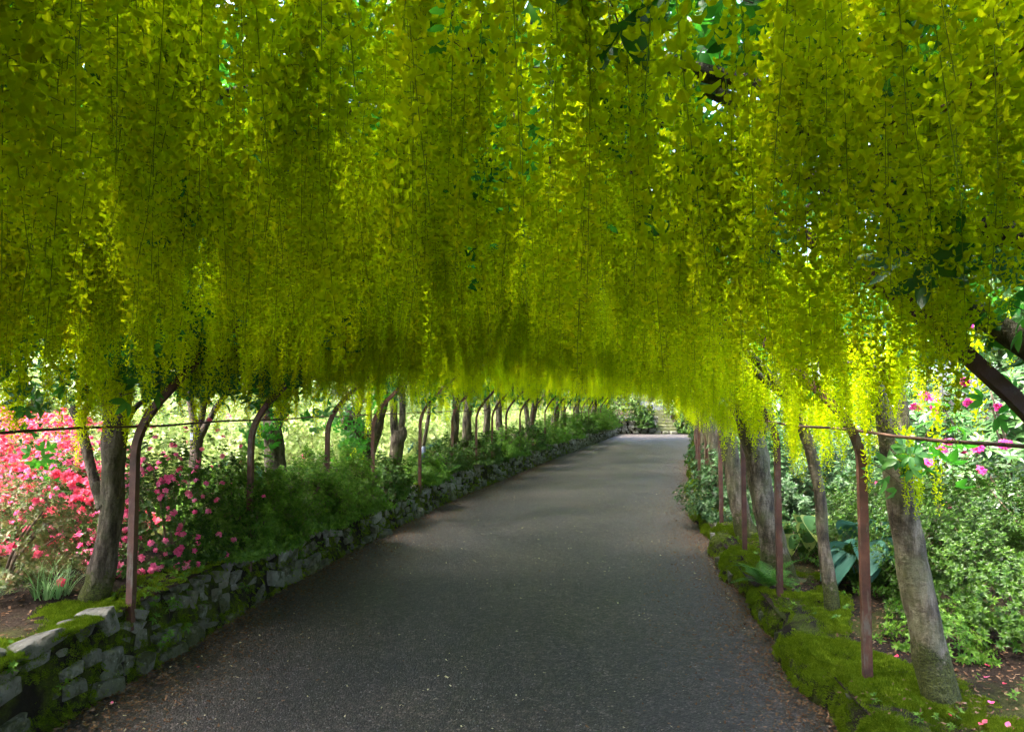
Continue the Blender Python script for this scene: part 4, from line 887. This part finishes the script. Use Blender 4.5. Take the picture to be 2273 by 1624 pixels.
# ------------------------------------------------------------------ far end: wall, steps, shrubs
endw = empty('end_wall', (5.2, 34.6, 0), 'stone retaining wall closing the far end of the path left of the steps', 'wall')
rs = random.Random(77)
link('wall_core', MB().add([(-1.4, .12, -.05), (2.0, .12, -.05), (2.0, .12, .85), (-1.4, .12, .85), (-1.4, .6, .85), (2.0, .6, .85)], [(0, 1, 2, 3), (3, 2, 5, 4)]).mesh('wall_core', [M['core']]), endw)
for c_ in range(6):
    x = -1.35
    while x < 1.95:
        ln = rs.uniform(.2, .45); link('stone', stones[rs.randrange(14)], endw, (x + ln / 2, .08 + rs.uniform(-.03, .03), .08 + c_ * .15), (0, rs.gauss(0, .06), rs.uniform(-.1, .1)), (ln * 1.03, .25, .165)); x += ln + .01
steps = empty('garden_steps', (7.75, 34.6, 0), 'mossy stone steps climbing at the far end of the path', 'steps')
for k in range(11):
    for j in range(3):
        wv = 1.25 / 3
        link('step', stones[(k * 3 + j) % 14] if k < 1 else MB().add([(sx * wv * .49, sy * .2, sz * .075 + rs.uniform(-.008, .008)) for sx in (-1, 1) for sy in (-1, 1) for sz in (-1, 1)], [(0, 1, 3, 2), (4, 6, 7, 5), (0, 4, 5, 1), (2, 3, 7, 6), (1, 5, 7, 3), (0, 2, 6, 4)]).mesh('step', [M['stone_moss'] if k < 8 else M['stone_pale']]), steps, ((j - 1) * wv, k * .34, .07 + k * .15), (0, 0, rs.uniform(-.03, .03)), (.42, .42, .16) if k < 1 else (1, 1, 1))
link('flight_core', MB().add([(sx * .64, y, z) for sx in (-1, 1) for y, z in ((.1, -.1), (.1, .05), (3.8, 1.65), (5.5, 1.7), (5.5, -.1))], [(0, 1, 6, 5), (1, 2, 7, 6), (2, 3, 8, 7), (0, 4, 3, 2, 1), (5, 6, 7, 8, 9)]).mesh('flight_core', [M['soil']]), steps)
link('far_bank', MB().add([(-6, 34.9, .84), (7.0, 34.9, .84), (7.0, 40, 1.6), (-6, 40, 1.6), (-10, 60, 3.5), (7.0, 60, 3.5)], [(0, 1, 2, 3), (3, 2, 5, 4)]).mesh('far_bank', [M['soil']]), kind='structure', label='bank above the far wall')
link('far_bank_right', MB().add([(8.4, 34.7, .2), (20, 34.7, .3), (20, 40, 1.6), (8.4, 40, 1.6), (20, 60, 3.5), (6.9, 60, 3.5), (6.9, 40, 1.6)], [(0, 1, 2, 3), (6, 2, 4, 5)]).mesh('far_bank_right', [M['soil']]), kind='structure', label='bank right of the far steps')
for k, (x, y, z, r_, sp, lab) in enumerate([(5.5, 34.9, .7, (1.5, .8, 1.5), 'azalea', 'big pale-leaved shrub tumbling over the far end wall'), (6.75, 34.8, .35, (.55, .6, 1.1), 'azalea', 'shrub hanging over the wall just left of the far steps'), (8.95, 34.9, .1, (.62, .6, 1.1), 'azalea', 'shrub right of the far steps'), (4.0, 35.2, .8, (1.2, .8, 1.4), 'azalea', 'green shrub on the far wall behind the last left laburnum'),
        (9.0, 37.5, 1.0, (1.1, 1.0, 1.4), 'pale', 'pale bush up the bank right of the far steps'), (6.0, 38.5, 1.3, (1.5, 1.0, 1.7), 'pale', 'pale bush up the bank left of the far steps')]):
    shrub('end_shrub', lab, 'shrub', (x, y, z), r_, sp, 900, 200 + k, 2.3, low=-.5, stems=3)
# ------------------------------------------------------------------ trees behind
def garden_tree(x, y, z0, h, rr, seed, label, group):
    g = np.random.default_rng(seed); o = empty('garden_tree', (x, y, z0), label, 'tree', group); top = Vector((x + g.normal(0, .3), y, z0 + h * .75))
    tube_child(o, 'trunk', [Vector((x, y, z0 - .2)), Vector((x + g.normal(0, .1), y, z0 + h * .35)), top], [.2, .15, .06], 9, 'twig', .08, seed)
    n = 1000; D = g.normal(0, 1, (n, 3)); D /= np.linalg.norm(D, axis=1, keepdims=True)
    cl = g.normal(0, 1, (16, 3)); cl /= np.linalg.norm(cl, axis=1, keepdims=True); cl *= g.uniform(.45, 1.0, (16, 1)); which = g.integers(0, 16, n)
    L = np.array([x, y, z0 + h * .62]) + cl[which] * np.array([rr, rr, h * .38]) + D * (g.random((n, 1)) ** .45) * rr * .45
    L[:, 2] = np.maximum(L[:, 2], z0 + .4)
    for k in range(6):
        e = Vector((x, y, z0 + h * .62)) + Vector(cl[k] * np.array([rr, rr, h * .38])) * .8; tube_child(o, 'limb', [Vector((x, y, z0 + h * .3)), (e + Vector((x, y, z0 + h * .4))) / 2, e], [.07, .05, .02], 6, 'twig', .05, seed + k, 0, 4)
    scatter('crown', SP['tree'], L, euler_from_up(D + np.array([0, 0, .5]), g.random(n) * 6.28), g.uniform(1.2, 2.2, n), o)
for k, (x, y, h, rr) in enumerate([(-14, 10, 6.5, 2.6), (-12.5, 17, 6, 2.4), (-15, 23, 8, 3), (-11.5, 27, 6, 2.4), (-12, 33, 8, 3), (-8, 37, 7, 2.6), (-5, 43, 8, 3), (-16, 5, 6.5, 2.6), (0, 47, 8, 3)]):
    garden_tree(x, y, .9, h, rr, 300 + k, 'leafy garden tree far behind the left shrubs, %s along' % ORD[k], 'garden trees on the left')
for k, (x, y, h, rr) in enumerate([(15, 11, 6, 2.3), (15.5, 17, 6.5, 2.4), (17, 23, 7, 2.6), (17, 29, 7, 2.6), (16.5, 36, 8, 3), (16, 6, 5.5, 2.2), (14, 43, 8, 3), (9.5, 49, 8, 3), (5, 51, 8, 3)]):
    garden_tree(x, y, .6, h, rr, 340 + k, 'leafy garden tree far behind the right shrubs, %s along' % ORD[k], 'garden trees on the right')

# ------------------------------------------------------------------ small things on the ground
def flat(n, xs, ys, zs, smin, smax, coll, name, **kw):
    g = rng; scatter(name, coll, np.stack([xs, ys, zs], 1), np.stack([g.normal(0, .3, n), g.normal(0, .3, n), g.random(n) * 6.28], 1), g.uniform(smin, smax, n), **kw)
n = 26000; y = 2 + 17 * rng.random(n) ** 1.7; s = rng.random(n) < .5; off = np.abs(rng.exponential(.21, n)) - .02; x = np.where(s, edgeL(y) + off, edgeR(y) - off + .03)
flat(n, x, y, np.full(n, .006), .004, .014, litter_c, 'leaf_litter', label='dark leaf litter gathered along both path edges', category='litter')
n = 16000; y = 1.9 + 7 * rng.random(n) ** 1.6; u = rng.random(n); x = edgeL(y) + u * (edgeR(y) - edgeL(y))
flat(n, x, y, .018 * (1 - (2*u - 1)**2) - .011 + 0 * y, .0018, .0048, grit_c, 'loose_grit', label='loose grit scattered over the path', category='grit')
n = 1700; y = 2.2 + 15 * rng.random(n) ** 1.5; u = rng.beta(.35, .35, n); x = edgeL(y) + .05 + u * (edgeR(y) - edgeL(y) - .1)
flat(n, x, y, .018 * (1 - (2*u - 1)**2) - .008 + 0 * y, .004, .012, petal_c, 'dry_petals', label='pale dry petals and twig bits on the path', category='petals')
n = 9000; y = 2.2 + 8 * rng.random(n) ** 1.3; s = rng.random(n) < .5; off = .15 + 1.1 * rng.random(n); x = np.where(s, edgeL(y) - off, edgeR(y) + off); z = np.where(s, zl(off, y), zr(off, y)) + .004
flat(n, x, y, z, .005, .016, litter_c, 'bed_litter', label='brown leaf litter on the beds', category='litter')
n = 900; y = 2.3 + 9 * rng.random(n) ** 1.3; off = .02 + .55 * rng.random(n); x = edgeR(y) + off
flat(n, x, y, np.interp(off, [0, .1, .25], [.12, .19, .20]) + .02 * rng.random(n), .004, .013, litter_c, 'moss_litter', label='brown bits of leaf lying on the mossy edging', category='litter')
for nm, f, sgn, n, o0, o1, lab in (('verge_weeds', edgeR, 1, 330, .12, .95, 'small leafy weeds growing through the mossy edging'), ('wall_weeds', edgeL, -1, 420, .0, .35, 'small leafy weeds along the top of the stone wall')):
    y = 2.2 + 9 * rng.random(n) ** 1.2; k = np.sin(y * 6.3) + np.sin(y * 2.9 + 1) + rng.normal(0, .6, n) > .2; y = y[k]; off = o0 + (o1 - o0) * rng.random(len(y)); m_ = len(y)
    z = zr(off, y) + .03 if sgn > 0 else np.where(off < .13, hwall(y) * (.35 + .65 * off / .13), zl(off, y) + .02)
    scatter(nm, SP['dark'], np.stack([f(y) + sgn * off + (.0 if sgn > 0 else .03), y, z], 1), euler_from_up(np.stack([rng.normal(0 if sgn > 0 else .5, .35, m_), rng.normal(-.2, .35, m_), np.ones(m_)], 1), rng.random(m_) * 6.28), rng.uniform(.45, 1.0, m_), label=lab, category='weeds')
def fallen(i):
    g = random.Random(i); mb = MB()
    for p in range(g.choice((2, 3, 5))):
        mb.add(*leaf_geo(.034, .028, .35, g.uniform(-.6, .3), 4), 0, rotm('Z', p * 1.3 + g.uniform(-.3, .3)) @ rotm('X', g.uniform(-.05, .5)))
    return mb.mesh('fallen_flower', [M['pink' if i % 2 else 'coral']])
ff = [fallen(i) for i in range(5)]
fl_lab = ['pink fallen blossom on the moss left of the mossy trunk foot', 'pink fallen petal on bare soil at the right picture edge', 'rosy fallen petals on soil in the bottom right corner']
for k, (x, y, z, s, l) in enumerate([(2193, 1455, .2, 1.0, 'fallen pink blossom on moss just right of the mossy trunk foot'), (2190, 1490, .2, .9, 'pink fallen flower by the right edge, near the azalea'), (2225, 1500, .22, 1.0, 'bright pink fallen flower at the right edge under the azalea'), (2200, 1560, .19, .9, 'pale pink petal on the moss front, right of the mossy trunk'),
        (2113, 1585, .18, .8, 'crimson petal beside a straw below the mossy trunk'), (2180, 1600, .19, 1.2, 'crumpled rosy petals in the bottom right corner'), (2235, 1607, .2, 1.2, 'crumpled rosy petals at the very corner of the right edge'), (1990, 1452, .2, .8, 'small red petal between the nearest right post and mossy trunk'), (250, 1560, .01, .7, 'pink petal on the path near the bottom left'), (440, 1480, .01, .7, 'reddish petal on the path edge below the left wall')]):
    d = (CAM_Z - z) * FPX / (y - 895.); p = P(x, y, d); 
    if x > 1900: p.z = float(zr(max(.1, p.x - float(edgeR(d))), d)) + .03
    o = link('fallen_blossom', ff[k % 5], None, p, (0, 0, k * 1.7), (s * .65,) * 3, label=l, category='petals', group='fallen blossoms')
